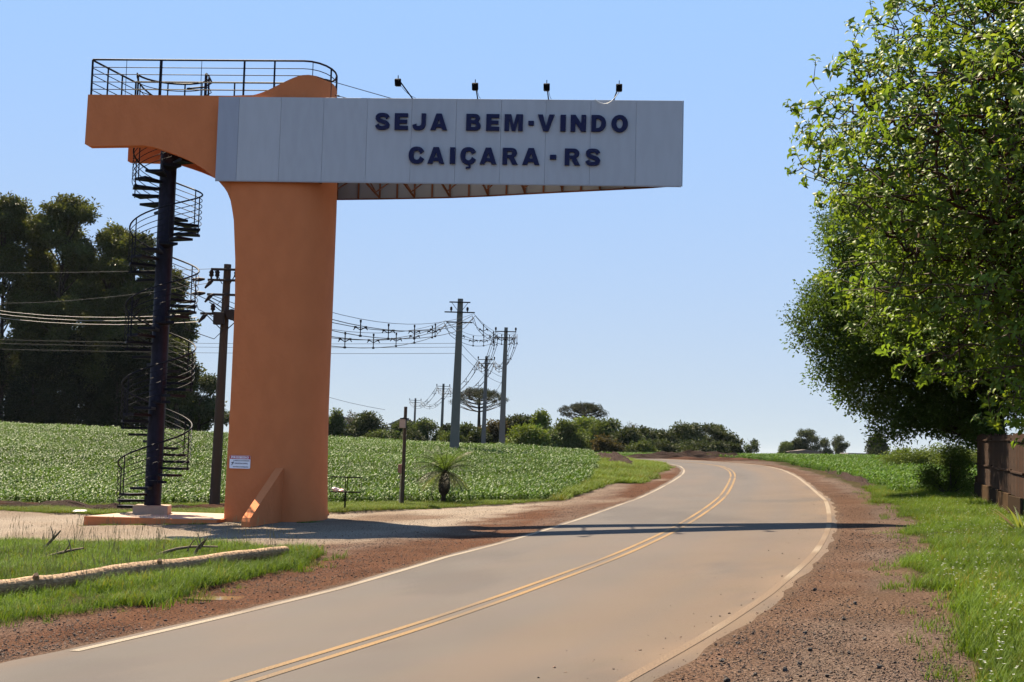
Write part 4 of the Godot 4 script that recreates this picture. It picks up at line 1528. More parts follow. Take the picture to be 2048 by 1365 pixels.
# ------------------------------------------------------------------ smaller things by the road
func make_small_things() -> void:
	# meter post
	var t := thing("service_post", "thin dark post with a box near its top and another halfway, right of the pillar", "post", V(-3.54, g0(-3.54, 45.5), 45.5))
	put("post", tube_mesh([Vector3(0, -0.1, 0), Vector3(0.02, 3.35, 0)], [0.065, 0.055], 8), M.pole_dark, t)
	put("upper_box", box_mesh(Vector3(0.2, 0.3, 0.16), Vector3(-0.06, 2.78, 0.1)), M.grey_box, t)
	put("box_hood", box_mesh(Vector3(0.3, 0.03, 0.2), Vector3(-0.0, 2.95, 0.1)), M.black, t)
	put("lower_box", box_mesh(Vector3(0.13, 0.3, 0.14), Vector3(-0.1, 1.27, 0.06)), M.rust_box, t)
	put("conduit", tube_mesh([Vector3(-0.08, -0.05, 0.02), Vector3(-0.08, 1.15, 0.03)], [0.02], 6), M.grey_box, t)
	# rubbish basket on a post
	t = thing("rubbish_rack", "black metal wire rubbish basket on a single post, right of the pillar foot", "rubbish basket", V(-5.03, g0(-5.03, 42.0), 42.0))
	put("post", bar_mesh(Vector3(0, -0.1, 0), Vector3(0, 0.62, 0), 0.05, 0.05), M.black, t)
	var st := tool_new()
	for s in [-1.0, 1.0]:
		put("upright", bar_mesh(Vector3(s * 0.03 + 0.02, 0.6, 0), Vector3(s * 0.03 + 0.02, 1.08, 0), 0.025, 0.025), M.black, t)
	for y in [0.62, 1.08]:
		for s in [-1.0, 1.0]:
			put("rim_bar", bar_mesh(Vector3(-0.46, y, s * 0.22), Vector3(0.46, y, s * 0.22), 0.028, 0.028), M.black, t)
			put("rim_bar", bar_mesh(Vector3(s * 0.46, y, -0.22), Vector3(s * 0.46, y, 0.22), 0.022, 0.022), M.black, t)
	for s in [-1.0, 1.0]:
		for s2 in [-1.0, 1.0]:
			put("corner_bar", bar_mesh(Vector3(s * 0.46, 0.62, s2 * 0.22), Vector3(s * 0.46, 1.08, s2 * 0.22), 0.012, 0.012), M.black, t)
	for k in 6:
		bar(st, Vector3(-0.4 + k * 0.16, 0.61, -0.22), Vector3(-0.4 + k * 0.16, 0.61, 0.22), 0.012, 0.012)
	put("floor_wires", done(st), M.black, t)
	for s in [[-0.3, 0.14, "crumpled white rubbish bag lying at the left end of the basket", M.bag], [-0.12, 0.1, "small crumpled pinkish rubbish bag lying near the middle of the basket", M.bag_pink]]:
		var o := put("rubbish_bag", blob_mesh(int(s[0] * -100), 0.55, 6, 9, 0.25), s[3])
		o.transform = Transform3D(Basis.from_scale(Vector3(s[1], s[1], s[1])), V(-5.03 + s[0], g0(-5.03, 42.0) + 0.62 + s[1] * 0.5, 42.0 - 0.05))
		tag(o, s[2], "rubbish bag")
	# young palm: a swollen stem and arching fronds of narrow leaflets
	t = thing("palm", "small feathery palm with a dark shaggy stem in front of the maize field", "palm", V(-2.22, g0(-2.22, 47.0), 46.8))
	put("stem", tube_mesh([Vector3(0, -0.05, 0), Vector3(0, 0.3, 0), Vector3(0, 0.42, 0), Vector3(0.02, 0.6, 0), Vector3(0.02, 0.8, 0), Vector3(0.02, 1.0, 0), Vector3(0.02, 1.2, 0)], [0.09, 0.08, 0.17, 0.22, 0.2, 0.13, 0.07], 10), M.bark_dark, t)
	var r := RandomNumberGenerator.new()
	r.seed = 6
	st = tool_new()
	for k in 60:
		var a := r.randf() * TAU
		var y := r.randf_range(0.36, 1.05)
		var dir := Vector3(cos(a), 0, sin(a))
		blade(st, Vector3(0, y, 0) + dir * 0.14, dir, Vector3.UP * 0.6 + dir, 0.16, 0.05, 0.4, 2)
	put("old_leaf_bases", done(st), M.bark_dark, t)
	for k in 32:
		var a := k * 2.4 + r.randf() * 0.3
		var dir := Vector3(cos(a), 0, sin(a))
		var rise := r.randf_range(0.3, 2.2) if k < 22 else r.randf_range(-0.3, 0.2)
		var length := r.randf_range(1.05, 1.4)
		var p := Vector3(0.02, 1.12, 0)
		var tt := (dir + Vector3.UP * rise).normalized()
		var side := dir.cross(Vector3.UP)
		st = tool_new()
		var spine := [p]
		for i in 16:
			p += tt * length / 16
			tt = (tt + Vector3(0, -0.075, 0)).normalized()
			spine.append(p)
			for s in [-1.0, 1.0]:
				var ll := 0.42 * sin(PI * clampf((i + 3) / 19.0, 0, 1))
				var tip: Vector3 = p + (side * s * 0.8 + tt * 0.55 - Vector3(0, 0.3, 0)) * ll
				tri3(st, p - tt * 0.019, p + tt * 0.019, tip)
		tube(st, spine, [0.012], 4, false)
		put("frond", done(st), M.palm if k < 20 else M.palm_dry, t)
	# peeled trunk lying on the grass island
	var pts := [V(-9.2, 0.0, 14.2), V(-7.6, 0.02, 16.4), V(-6.5, 0.0, 17.6), V(-5.95, 0.02, 18.9), V(-5.33, 0.03, 20.4), V(-4.6, 0.03, 22.0), V(-3.72, 0.0, 23.8)]
	var rad := [0.15, 0.14, 0.12, 0.115, 0.125, 0.105, 0.085]
	var spine2 := []
	var rr := []
	for i in pts.size() - 1:
		for k in 9:
			var f := k / 9.0
			var p: Vector3 = pts[i].lerp(pts[i + 1], f)
			p.y = g0(p.x, -p.z) + 0.17 + 0.03 * fine.get_noise_1d((i + f) * 30.0)
			p.x += 0.03 * fine.get_noise_1d((i + f) * 40.0 + 300.0)
			spine2.append(p)
			rr.append(lerpf(rad[i], rad[i + 1], f) * (1.0 + 0.16 * fine.get_noise_1d((i + f) * 22.0 + 80.0)))
	var log0: Vector3 = spine2[0]
	for i in spine2.size():
		spine2[i] -= log0
	t = thing("felled_log", "long pale peeled tree trunk lying in the grass beside the road", "log", log0)
	put("trunk", tube_mesh(spine2, rr, 12), M.log, t)
	for i in [22, 37]:
		var p: Vector3 = spine2[i]
		put("knot", tube_mesh([p, p + Vector3(0.03, 0.1, 0.1), p + Vector3(0.05, 0.14, 0.14)], [0.06, 0.045, 0.03], 7), M.log_dark, t)
	# broken sticks in the grass behind the log
	for s in [[-8.6, 25.0, 0.35, 0.9, 0.75, "dead stick poking up from the grass at the left edge"], [-8.1, 23.8, 0.12, 0.2, 0.8, "short broken branch lying in the grass at the left"], [-6.2, 24.2, 0.06, 0.25, 1.15, "longer dry branch lying in the grass behind the log"], [-5.4, 23.6, 0.25, 1.2, 0.6, "small forked dry stick in the grass behind the log"]]:
		var y := g0(s[0], s[1]) + 0.08
		t = thing("dead_branch", s[5], "branch", V(s[0], y, s[1]))
		st = tool_new(true)
		var tip := Vector3(s[4] * cos(s[3]), s[2] + s[4] * 0.12, 0.2)
		limb(st, Vector3(0, 0, 0), tip, 0.035, 0.015, 0.06, r, 5)
		limb(st, tip * 0.5, tip * 0.5 + Vector3(0.15, 0.22, 0.1), 0.018, 0.008, 0.06, r, 4)
		limb(st, tip * 0.7, tip * 0.7 + Vector3(-0.1, 0.2, -0.1), 0.015, 0.007, 0.06, r, 4)
		put("wood", done(st), M.dry_wood, t)
	# puddle
	var poly := PackedVector2Array()
	for k in 28:
		var a := TAU * k / 28.0
		var e := 1.0 + 0.35 * fine.get_noise_1d(k * 23.0)
		poly.append(Vector2(cos(a) * 0.6 * e, sin(a) * 0.2 * e).rotated(0.35))
	st = tool_new()
	prism(st, poly, -0.03, 0.0)
	var pud := put("puddle", done(st), M.water)
	pud.transform = Transform3D(Basis(Vector3.RIGHT, Vector3(0, 0, -1), Vector3.UP), V(-3.5, g0(-3.5, 17.75) + 0.006, 17.75))
	tag(pud, "small muddy puddle glinting beside the white edge line", "puddle")
	# white litter by the earth bank
	var lit := put("litter", blob_mesh(9, 0.3, 5, 8, 0.3), M.bag)
	lit.transform = Transform3D(Basis.from_scale(Vector3(0.28, 0.2, 0.2)), V(-13.2, g0(-13.2, 42.0) + 0.08, 42.0))
	tag(lit, "scrap of white plastic litter below the earth bank at the left", "litter")


func mound(called: String, label: String, at: Vector3, rx: float, rz: float, h: float, m: Material, seed_: int, turn := 0.0) -> void:
	var st := tool_new(false)
	var n := 26
	var p := []
	for j in n + 1:
		var row := []
		for i in n + 1:
			var u := i * 2.0 / n - 1.0
			var v := j * 2.0 / n - 1.0
			var q := Vector3(u * rx, 0, v * rz).rotated(Vector3.UP, turn)
			var f := maxf(0.0, 1.0 - u * u) * maxf(0.0, 1.0 - v * v)
			var y := h * pow(f, 0.7) * (0.85 + 0.45 * fine.get_noise_2d(u * 60.0 + seed_, v * 60.0)) + 0.2 * fine.get_noise_2d(q.x * 40.0 + seed_, q.z * 40.0) * ss(0.0, 0.3, f)
			q.y = y - 0.06 + g0(at.x + q.x, -(at.z + q.z)) - at.y
			row.append(q)
		p.append(row)
	for j in n:
		for i in n:
			quad(st, p[j][i], p[j][i + 1], p[j + 1][i + 1], p[j + 1][i])
	var o := put(called, done(st), m)
	o.position = at
	tag(o, label, "earth mound")


func make_mounds() -> void:
	mound("earth_mound", "heap of dark red earth on the grassy bank left of the far bend", V(6.6, g0(6.6, 85), 85), 0.95, 10.0, 0.6, M.earth, 12, 0.02)
	mound("earth_ridge", "long ridge of churned red earth along the outside of the far bend", V(13.8, g0(13.8, 103.5), 103.5), 5.6, 2.2, 0.6, M.earth, 33, 0.05)
	mound("earth_ridge", "low bank of dark turned soil at the field edge left of the staircase", V(-14.5, g0(-14.5, 44.6), 44.6), 5.0, 1.2, 0.26, M.earth, 51)
	mound("earth_ridge", "low clods of turned earth along the edge of the right field", V(15.6, g0(15.6, 62), 62), 0.6, 15.0, 0.28, M.earth, 71, -0.165)


func make_fence() -> void:
	var a := Vector2(13.9, 40.15)
	var b := Vector2(10.9, 28.6)
	var length := a.distance_to(b)
	var dir := (b - a) / length
	var y0 := g0(a.x, a.y)
	var t := thing("board_fence", "weathered brown board fence on a grey concrete base at the right edge", "fence", V(a.x, y0, a.y))
	var at := func(s: float, y: float, out: float) -> Vector3:
		var q := a + dir * s
		return V(q.x + dir.y * out - a.x, y + g0(q.x, q.y) - y0, q.y - dir.x * out - a.y)
	var turn := Basis(Vector3.UP, atan2(dir.y, dir.x))
	var s := 0.0
	var i := 0
	while s < length:
		var w := rng.randf_range(0.26, 0.36)
		var h := 1.38 + rng.randf_range(-0.03, 0.04)
		put("plank", box_mesh(Vector3(w - 0.012, h, 0.03), at.call(s + w / 2, 0.52 + h / 2, 0.0), turn), [M.plank_a, M.plank_b, M.plank_c][rng.randi() % 3], t)
		s += w
		i += 1
	for k in 6:
		put("post", box_mesh(Vector3(0.1, 1.95, 0.1), at.call(k * length / 5.0, 0.9, -0.075), turn), M.plank_b, t)
		if k < 5:
			var w := length / 5.0
			put("base_slab", box_mesh(Vector3(w - 0.02, 0.62, 0.07), at.call((k + 0.5) * w, 0.22, 0.06), turn), M.fence_base if k % 2 else M.fence_base_b, t)
	for y in [1.05, 1.75]:
		for k in 5:
			put("rail", bar_mesh(at.call(k * length / 5.0, y, 0.032), at.call((k + 1) * length / 5.0, y + 0.03 * (k % 2), 0.032), 0.04, 0.05), M.plank_b, t)
	put("end_post", box_mesh(Vector3(0.12, 0.75, 0.12), at.call(-0.14, 0.33, 0.0), turn), M.fence_base, t)
	# shrub against the end of the fence
	var r := RandomNumberGenerator.new()
	r.seed = 90
	t = thing("shrub", "dark leafy shrub growing against the far end of the board fence", "shrub", V(13.75, g0(13.75, 42), 42.2))
	var st := tool_new(true)
	var blobs := []
	for k in 12:
		var c := Vector3(r.randf_range(-0.65, 0.6), r.randf_range(0.25, 1.45), r.randf_range(-0.5, 0.5))
		limb(st, Vector3(r.randfn() * 0.1, 0, 0), c, 0.025, 0.008, 0.06, r, 4)
		blobs.append([c, Vector3(0.36, 0.32, 0.36)])
	put("stems", done(st), M.bark_dark, t)
	crown("leaves", t, blobs, 480, CL.small, M.leaf_shrub, 1.0, 0.5, 0.85, 0.2, 9)
	# sword leaved plant
	t = thing("agave", "sword leaved plant with reddish edges in the grass before the fence", "plant", V(9.75, g0(9.75, 25.6), 25.6))
	for k in 22:
		var ang := k * 2.4
		var d3 := Vector3(cos(ang), 0, sin(ang))
		st = tool_new(true)
		blade(st, d3 * 0.05, d3, (Vector3.UP * r.randf_range(0.5, 1.4) + d3 * 0.5).normalized(), r.randf_range(0.6, 0.95), 0.085, r.randf_range(0.15, 0.7), 7, 0.35)
		put("leaf", done(st), M.agave_dry if k % 4 == 0 else M.agave, t)
	# hedge of low bushes along the far side of the right field
	for h in [[22.5, 76.0, 0.95, 1.6], [25.2, 78.0, 1.2, 1.9], [28.0, 79.0, 1.0, 1.8], [24.0, 72.0, 0.7, 1.3]]:
		var y := g0(h[0], h[1])
		t = thing("hedge_bush", "yellowish green bush edging the right field, " + ["first from the left", "second from the left, tallest", "rightmost by the fence", "nearest and lowest"][used.get("hedge_bush", -1) + 1], "bush", V(h[0], y, h[1]))
		crown("leaves", t, [[Vector3(0, h[2] * 0.5, 0), Vector3(h[3], h[2] * 0.6, 1.0)], [Vector3(h[3] * 0.5, h[2] * 0.45, 0), Vector3(h[3] * 0.6, h[2] * 0.6, 0.9)]], 420, CL.small, M.leaf_l, 1.0, 0.8, 1.4, 0.3, int(h[0]))
		put("stem", tube_mesh([Vector3.ZERO, Vector3(0, h[2] * 0.6, 0)], [0.05, 0.02], 5), M.bark, t)


func house(called: String, label: String, x: float, d: float, y: float, w: float, h: float, roof_h: float, wall: Material, roof: Material, windows: int) -> void:
	h += y - g0(x, d)
	y = g0(x, d)
	var t := thing(called, label, "house", V(x, y, d))
	put("wall", box_mesh(Vector3(w, h, w * 0.7), Vector3(0, h / 2, 0)), wall, t)
	if roof_h > 0:
		var st := tool_new()
		prism(st, PackedVector2Array([Vector2(-w / 2 - 0.4, h), Vector2(0, h + roof_h), Vector2(w / 2 + 0.4, h), Vector2(w / 2 + 0.4, h - 0.12), Vector2(-w / 2 - 0.4, h - 0.12)]), -w * 0.38, w * 0.38)
		put("roof", done(st), roof, t)
	else:
		put("roof", box_mesh(Vector3(w + 0.5, 0.25, w * 0.75), Vector3(0, h + 0.12, 0)), roof, t)
	for k in windows:
		var p := Vector3((k + 0.5) * w / windows - w / 2, h - 1.3, w * 0.35)
		var o := put("window", box_mesh(Vector3(1.0, 0.9, 0.08), p), M.window_frame, t)
		put("pane", box_mesh(Vector3(0.84, 0.74, 0.03), p + Vector3(0, 0, 0.04)), M.window_dark, o)


func make_far_things() -> void:
	house("house", "low white house with dark windows among trees right of the pillar", -31.6, 255, 3.0, 7.0, 3.6, 0.5, M.house_white, M.roof_grey, 4)
	house("house", "house with a grey gabled roof behind the trees left of the concrete poles", -19.4, 250, 3.2, 5.0, 2.6, 1.4, M.house_beige, M.roof_grey, 2)
	house("house", "beige low house below the trees on the skyline of the right field", 69.2, 318, 0.4, 7.5, 2.6, 0.5, M.house_beige, M.roof_tan, 3)
	house("house", "long grey walled shed on the skyline right of the skyline trees", 79.5, 300, 0.3, 10.0, 2.4, 0.0, M.house_grey, M.roof_grey, 3)
	house("house", "low building with a blue grey roof beside the spreading tree", 71.6, 236, 0.6, 7.0, 2.0, 0.0, M.house_grey, M.roof_blue, 2)
	# dead fallen boughs on the edge of the left field
	var r := RandomNumberGenerator.new()
	r.seed = 3
	var t := thing("dead_boughs", "tangle of grey dead boughs at the far edge of the left field", "dead tree", V(-17.5, g0(-17.5, 158), 158))
	for k in 14:
		var st := tool_new(true)
		var a := Vector3(r.randf_range(-3, 2.6), 0.0, r.randf_range(-0.6, 0.6))
		limb(st, a, a + Vector3(r.randf_range(-1.6, 1.6), r.randf_range(1.0, 2.4), 0), 0.055, 0.02, 0.12, r, 5)
		put("bough", done(st), M.bark_grey, t)


func make_tree_line() -> void:
	var list := [[-25.8, 200, 7.1, 1.3, "m", "slim tree just right of the orange pillar on the skyline"], [-21.1, 200, 6.7, 3.0, "d", "round dark tree above the tangle of dead boughs"], [-16.6, 205, 5.6, 3.0, "m", "mid green bushy tree just left of the thin post with boxes"], [-12.9, 205, 6.1, 3.4, "m", "broad tree between the thin post and the fourth concrete pole"], [-9.7, 210, 5.4, 1.9, "d", "small dark tree behind the fourth concrete pole"], [-6.6, 200, 5.3, 2.6, "m", "green tree at the foot of the left umbrella pine"], [-2.1, 188, 5.8, 2.7, "br", "brownish bush between the two middle concrete poles"], [1.4, 195, 6.9, 3.5, "d", "dark brown topped tree right of the rightmost concrete pole"], [4.3, 185, 7.2, 1.6, "l", "bright light green tree top left of the right umbrella pine"], [1.9, 160, 4.6, 3.0, "l", "broad light green bush at the edge of the left field"], [7.3, 180, 5.9, 2.7, "m", "green tree left of the right umbrella pine's foot"], [10.3, 185, 6.4, 2.9, "l", "lighter green tree under the right umbrella pine"], [12.7, 180, 6.2, 3.0, "m", "rounded green tree right of the right umbrella pine"], [14.8, 172, 5.0, 2.6, "d", "dark tree above the heap of red earth"], [10.6, 152, 3.4, 1.7, "br", "dull brown bush at the right corner of the left field"], [18.2, 186, 5.2, 2.7, "d", "dark tree left of the bare tree, beyond the far bend"], [22.0, 195, 4.9, 3.2, "d", "widest dark tree above the long ridge of earth"], [25.3, 200, 6.4, 2.5, "d", "dark tree with a taller greener top above the ridge"], [29.6, 215, 6.4, 2.3, "e", "open crowned tree in the middle of the group beyond the bend"], [33.6, 220, 6.6, 3.2, "e", "broad airy tree right of the middle of the group beyond the bend"], [37.1, 225, 4.8, 2.0, "e", "small airy tree at the right end of the group beyond the bend"], [41.1, 230, 4.8, 0.9, "thin", "lone spindly sapling on the skyline above the bend"], [20.6, 230, 7.0, 1.9, "bare", "bare twiggy tree rising above the dark trees"], [-23.9, 205, 7.2, 1.1, "bare", "thin bare tree beside the white house"], [65.8, 320, 5.2, 2.0, "m", "leftmost bushy tree on the skyline of the right field"], [70.3, 330, 6.6, 2.2, "d", "dark rounded tree beside the beige house"], [73.3, 330, 8.4, 3.0, "e", "tallest airy tree on the skyline of the right field"], [76.7, 330, 6.3, 2.2, "e", "shorter airy tree between two taller ones on the right skyline"], [80.2, 330, 7.0, 2.7, "e", "flat topped airy tree at the right of the skyline group"], [67.7, 250, 6.3, 2.4, "d", "dark conical tree seen just below the spreading tree"], [69.9, 240, 3.7, 2.1, "m", "small tree right of the dark conical one under the spreading tree"], [27.2, 190, 3.6, 2.4, "d", "low dark thicket right of the ridge of earth"], [24.0, 182, 3.4, 2.6, "d", "low dark thicket behind the ridge of earth"], [20.0, 178, 3.4, 2.6, "d", "low dark thicket behind the heap of earth"], [31.5, 205, 3.6, 2.4, "d", "low thicket under the open crowned trees"], [16.4, 168, 3.2, 2.0, "m", "low green thicket right of the brown bush"], [-14.5, 195, 4.2, 2.4, "d", "low dark bush behind the thin post"], [-8.2, 190, 4.0, 2.2, "m", "low bush left of the nearest grey pole"], [-4.4, 185, 4.2, 2.0, "d", "low dark bush right of the nearest grey pole"], [4.8, 168, 4.2, 2.0, "m", "low bush right of the broad light green bush"], [-18.8, 196, 4.0, 2.2, "m", "low bush under the round dark tree"], [-23.6, 198, 4.2, 2.0, "d", "low dark bush under the slim tree by the pillar"]]
	for i in list.size():
		var a: Array = list[i]
		broad_tree(a[0], a[1], a[2], a[3], a[4], 200 + i * 13, a[5])
	araucaria(-5.3, 230, 12.4, 10.4, 8.0, 4, "larger umbrella shaped pine behind the concrete poles")
	araucaria(12.6, 230, 10.2, 8.2, 6.8, 8, "smaller umbrella shaped pine right of the concrete poles")
	var grove := [[-65.4, 174, 32.5, 5.2, "tall eucalyptus cut by the left edge of the picture"], [-58.2, 172, 33.0, 5.8, "tallest eucalyptus of the grove, second crown from the left edge"], [-63.2, 178, 27.0, 4.2, "eucalyptus in the dip between the two tallest crowns"], [-53.0, 174, 29.4, 4.8, "eucalyptus whose top slopes down right of the tallest one"], [-49.2, 172, 28.4, 4.8, "rightmost big eucalyptus crown, behind the staircase"], [-45.8, 176, 24.0, 4.0, "lower eucalyptus at the right end of the grove, behind the pole"], [-73.0, 178, 29.0, 4.2, "eucalyptus mostly beyond the left edge of the picture"], [-66.0, 186, 25.0, 4.4, "dark eucalyptus at the back of the grove near the left edge"], [-60.6, 187, 25.0, 4.2, "dark eucalyptus at the back of the grove under the tallest crown"], [-55.5, 187, 25.0, 4.2, "dark eucalyptus at the back of the grove, centre"], [-50.5, 186, 23.0, 4.0, "dark eucalyptus at the back of the grove near the staircase"]]
	for i in grove.size():
		var a: Array = grove[i]
		eucalyptus(a[0], a[1], a[2], a[3], 500 + i * 7, a[4], 0.24)
	eucalyptus(-39.6, 162, 13.4, 3.0, 611, "small eucalyptus top just right of the staircase pole", 0.5)
	broad_tree(-38.4, 166, 9.9, 4.2, "e", 620, "airy tree right of the staircase at the end of the grove")
	broad_tree(-40.6, 168, 7.6, 3.4, "m", 627, "dark tree behind the staircase pole low down")
	var under := ["far left", "left", "centre left", "centre", "centre right", "right", "far right", "behind the staircase"]
	for i in 8:
		broad_tree(-70.0 + i * 3.5, 168 + (i % 3) * 3, 12.5 + (i * 37 % 5) * 0.9, 3.4, "grove", 700 + i * 11, "dark understorey tree at the foot of the grove, " + under[i])


func make_plants() -> void:
	rng.seed = 99
	# maize
	var plants := [crop_plant(1), crop_plant(2), crop_plant(3), crop_plant(4)]
	for side in 2:
		var lists := []
		for k in 4:
			lists.append([[], []])
		var n := 0
		var d := 45.5
		while d < (101.0 if side == 0 else 172.0):
			var step := 0.165 + 0.0002 * d if side == 0 else 0.17 + 0.0009 * d
			var x0 := -0.385 * d - 5.0 if side == 0 else 8.0
			var x1: float = plin(field_right, d) + 0.6 if side == 0 else minf(0.385 * d + 2.0, 62.0)
			var x := x0
			while x < x1:
				var px := x + rng.randf_range(-0.12, 0.12)
				var pd := d + rng.randf_range(-0.12, 0.12)
				x += step
				var ro := road_at(px, pd)
				if zone(px, pd, ro) != FIELD or (ro.x < 0) != (side == 0) and pd < 97.0:
					continue
				if side == 1 and pd > 97.0 and ro.x < 6.0:
					continue
				if side == 0 and ro.x > 0:
					continue
				var s := rng.randf_range(0.5, 0.82) * (1.0 + 0.3 * noise.get_noise_2d(px * 6.0, pd * 6.0))
				var c := rng.randf_range(0.75, 1.25) * (1.0 + 0.3 * noise.get_noise_2d(px * 2.5 + 50.0, pd * 2.5))
				var k := n % 4
				n += 1
				lists[k][0].append(Transform3D(Basis.from_euler(Vector3(rng.randfn() * 0.12, rng.randf() * TAU, rng.randfn() * 0.12)).scaled(Vector3.ONE * s), V(px, g0(px, pd) - 0.03, pd)))
				lists[k][1].append(Color(c * rng.randf_range(0.9, 1.12), c, c * rng.randf_range(0.85, 1.1)))
			d += step
		var t := thing("maize_field", ["dense field of young glossy maize rising behind the gateway on the left", "young maize field stretching along the outside of the bend on the right"][side], "crop")
		t.set_meta("kind", "stuff")
		for k in 4:
			scatter("maize_plants", plants[k], M.crop if side == 0 else M.crop_b, lists[k][0], lists[k][1], t)
		print("maize ", n)
	# grass
	var tufts := [grass_tuft(1, 24, 0.17, 0.13, 0.007), grass_tuft(2, 20, 0.23, 0.12, 0.0075), grass_tuft(3, 24, 0.12, 0.14, 0.008)]
	var areas := [
		["verge_grass", "lush grass verge along the right shoulder up to the fence", 2.0, 18.0, 7.0, 50.0, 24000, 1.0, 1.0, M.grass],
		["island_grass", "tall grass island around the felled log at the left", -15.0, -2.5, 10.0, 30.5, 23000, 0.98, 1.0, M.grass],
		["strip_grass", "mown grass strip between the sandy lot and the left field", -22.0, 1.8, 38.5, 48.0, 14000, 1.0, 2.0, M.grass_lit],
		["bank_grass", "grass on the bank left of the far bend", 0.5, 11.0, 46.5, 97.0, 11000, 1.3, 3.0, M.grass_lit]]
	for a in areas:
		var lists := [[[], []], [[], []], [[], []]]
		var n := 0
		var tries := 0
		while n < a[6] and tries < a[6] * 6:
			tries += 1
			var f := rng.randf()
			var d := lerpf(a[4], a[5], f * f if a[0] == "verge_grass" else f)
			var x := rng.randf_range(a[2], a[3])
			var ro := road_at(x, d)
			if a[0] == "verge_grass" and (ro.x < 0 or x > 0.385 * d + 2.5):
				continue
			if a[0] != "verge_grass" and (ro.x > 0 or (a[0] == "bank_grass" and x < 1.6) or x < -0.385 * d - 4.5):
				continue
			var inside := zone(x, d, ro) == GRASS
			if not inside:
				# stragglers just outside the edge
				if rng.randf() > 0.05 or zone(x, d, ro) != SOIL or zone(x + (0.5 if a[0] == "verge_grass" else -0.5), d, ro) != GRASS:
					continue
			var patch := 0.5 + noise.get_noise_2d(x * 16.0, d * 16.0)
			if inside and rng.randf() > patch * 1.3 + (0.25 if a[0] == "island_grass" else 0.4):
				continue
			var s: float = a[7] * rng.randf_range(0.6, 1.3) * (0.75 + 0.5 * patch)
			if a[0] == "strip_grass":
				s *= 0.7
			var c := rng.randf_range(0.75, 1.25) * (0.9 + 0.35 * noise.get_noise_2d(x * 10.0 + 30.0, d * 10.0))
			var dry := rng.randf() < 0.08
			var k := n % 3
			n += 1
			lists[k][0].append(Transform3D(Basis(Vector3.UP, rng.randf() * TAU).scaled(Vector3(s * a[8] ** 0.5, s, s * a[8] ** 0.5)), V(x, ground_y(x, d, ro, GRASS if inside else SOIL) - 0.015, d)))
			lists[k][1].append(Color(c * (1.7 if dry else 1.0), c, c * (1.3 if dry else 1.0)))
		var t := thing(a[0], a[1], "grass")
		t.set_meta("kind", "stuff")
		for k in 3:
			scatter("grass_tufts", tufts[k], a[9], lists[k][0], lists[k][1], t)
		print(a[0], " ", n)
	# weeds along the foot of the pillar and the plinth
	var foot := []
	var tint := []
	for i in 260:
		var u := rng.randf_range(-5.0, 1.3)
		var w := -0.18 - 0.22 * rng.randf() if u > -1.4 else -0.98 - 0.2 * rng.randf()
		if fine.get_noise_1d(u * 60.0) < -0.02:
			continue
		var p := to_world(L(u, 0, w))
		var s := rng.randf_range(0.35, 0.9)
		foot.append(Transform3D(Basis(Vector3.UP, rng.randf() * TAU).scaled(Vector3.ONE * s), V(p.x, g0(p.x, -p.z) - 0.02, -p.z)))
		var c := rng.randf_range(0.6, 1.1)
		tint.append(Color(c * 1.1, c, c))
	tag(scatter("foot_weeds", tufts[2], M.grass, foot, tint), "sparse weeds growing along the foot of the orange pillar and plinth", "weeds")
	# seed stalks above the island, small white flowers in the verge
	var stalk := tool_new()
	for k in 4:
		var q := Vector3(rng.randfn() * 0.05, 0, rng.randfn() * 0.05)
		var tip := q + Vector3(rng.randfn() * 0.08, rng.randf_range(0.35, 0.55), rng.randfn() * 0.08)
		tube(stalk, [q, tip], [0.002, 0.0015], 3, false)
		tube(stalk, [tip, tip + Vector3(0.01, 0.08, 0.01)], [0.005, 0.002], 4, false)
	var xs := []
	var cs := []
	while xs.size() < 260:
		var x := rng.randf_range(-13.0, -3.0)
		var d := rng.randf_range(15.0, 28.4)
		if zone(x, d, road_at(x, d)) == GRASS:
			xs.append(Transform3D(Basis(Vector3.UP, rng.randf() * TAU).scaled(Vector3.ONE * rng.randf_range(0.6, 1.2)), V(x, g0(x, d), d)))
			cs.append(Color.WHITE * rng.randf_range(0.8, 1.2))
	tag(scatter("seed_stalks", done(stalk), M.stalk, xs, cs), "thin dry seed stalks standing above the grass island at the left", "grass")
	var fl := tool_new()
	for k in 5:
		var q := Vector3(rng.randfn() * 0.07, rng.randf_range(0.14, 0.3), rng.randfn() * 0.07)
		for p in 5:
			var a := TAU * p / 5.0
			tri3(fl, q, q + Vector3(cos(a) * 0.009, 0.003, sin(a) * 0.016), q + Vector3(cos(a + 0.9) * 0.009, 0.003, sin(a + 0.9) * 0.016))
	xs = []
	cs = []
	while xs.size() < 260:
		var d := lerpf(9.0, 38.0, pow(rng.randf(), 1.4))
		var x := rng.randf_range(3.0, 14.0)
		if x < 0.385 * d + 1.5 and zone(x, d, road_at(x, d)) == GRASS and noise.get_noise_2d(x * 12.0 + 9.0, d * 12.0) > -0.05:
			xs.append(Transform3D(Basis(Vector3.UP, rng.randf() * TAU), V(x, g0(x, d) + 0.03, d)))
			cs.append(Color.WHITE)
	tag(scatter("wild_flowers", done(fl), M.flower, xs, cs), "tiny white wild flowers scattered through the right grass verge", "flowers")


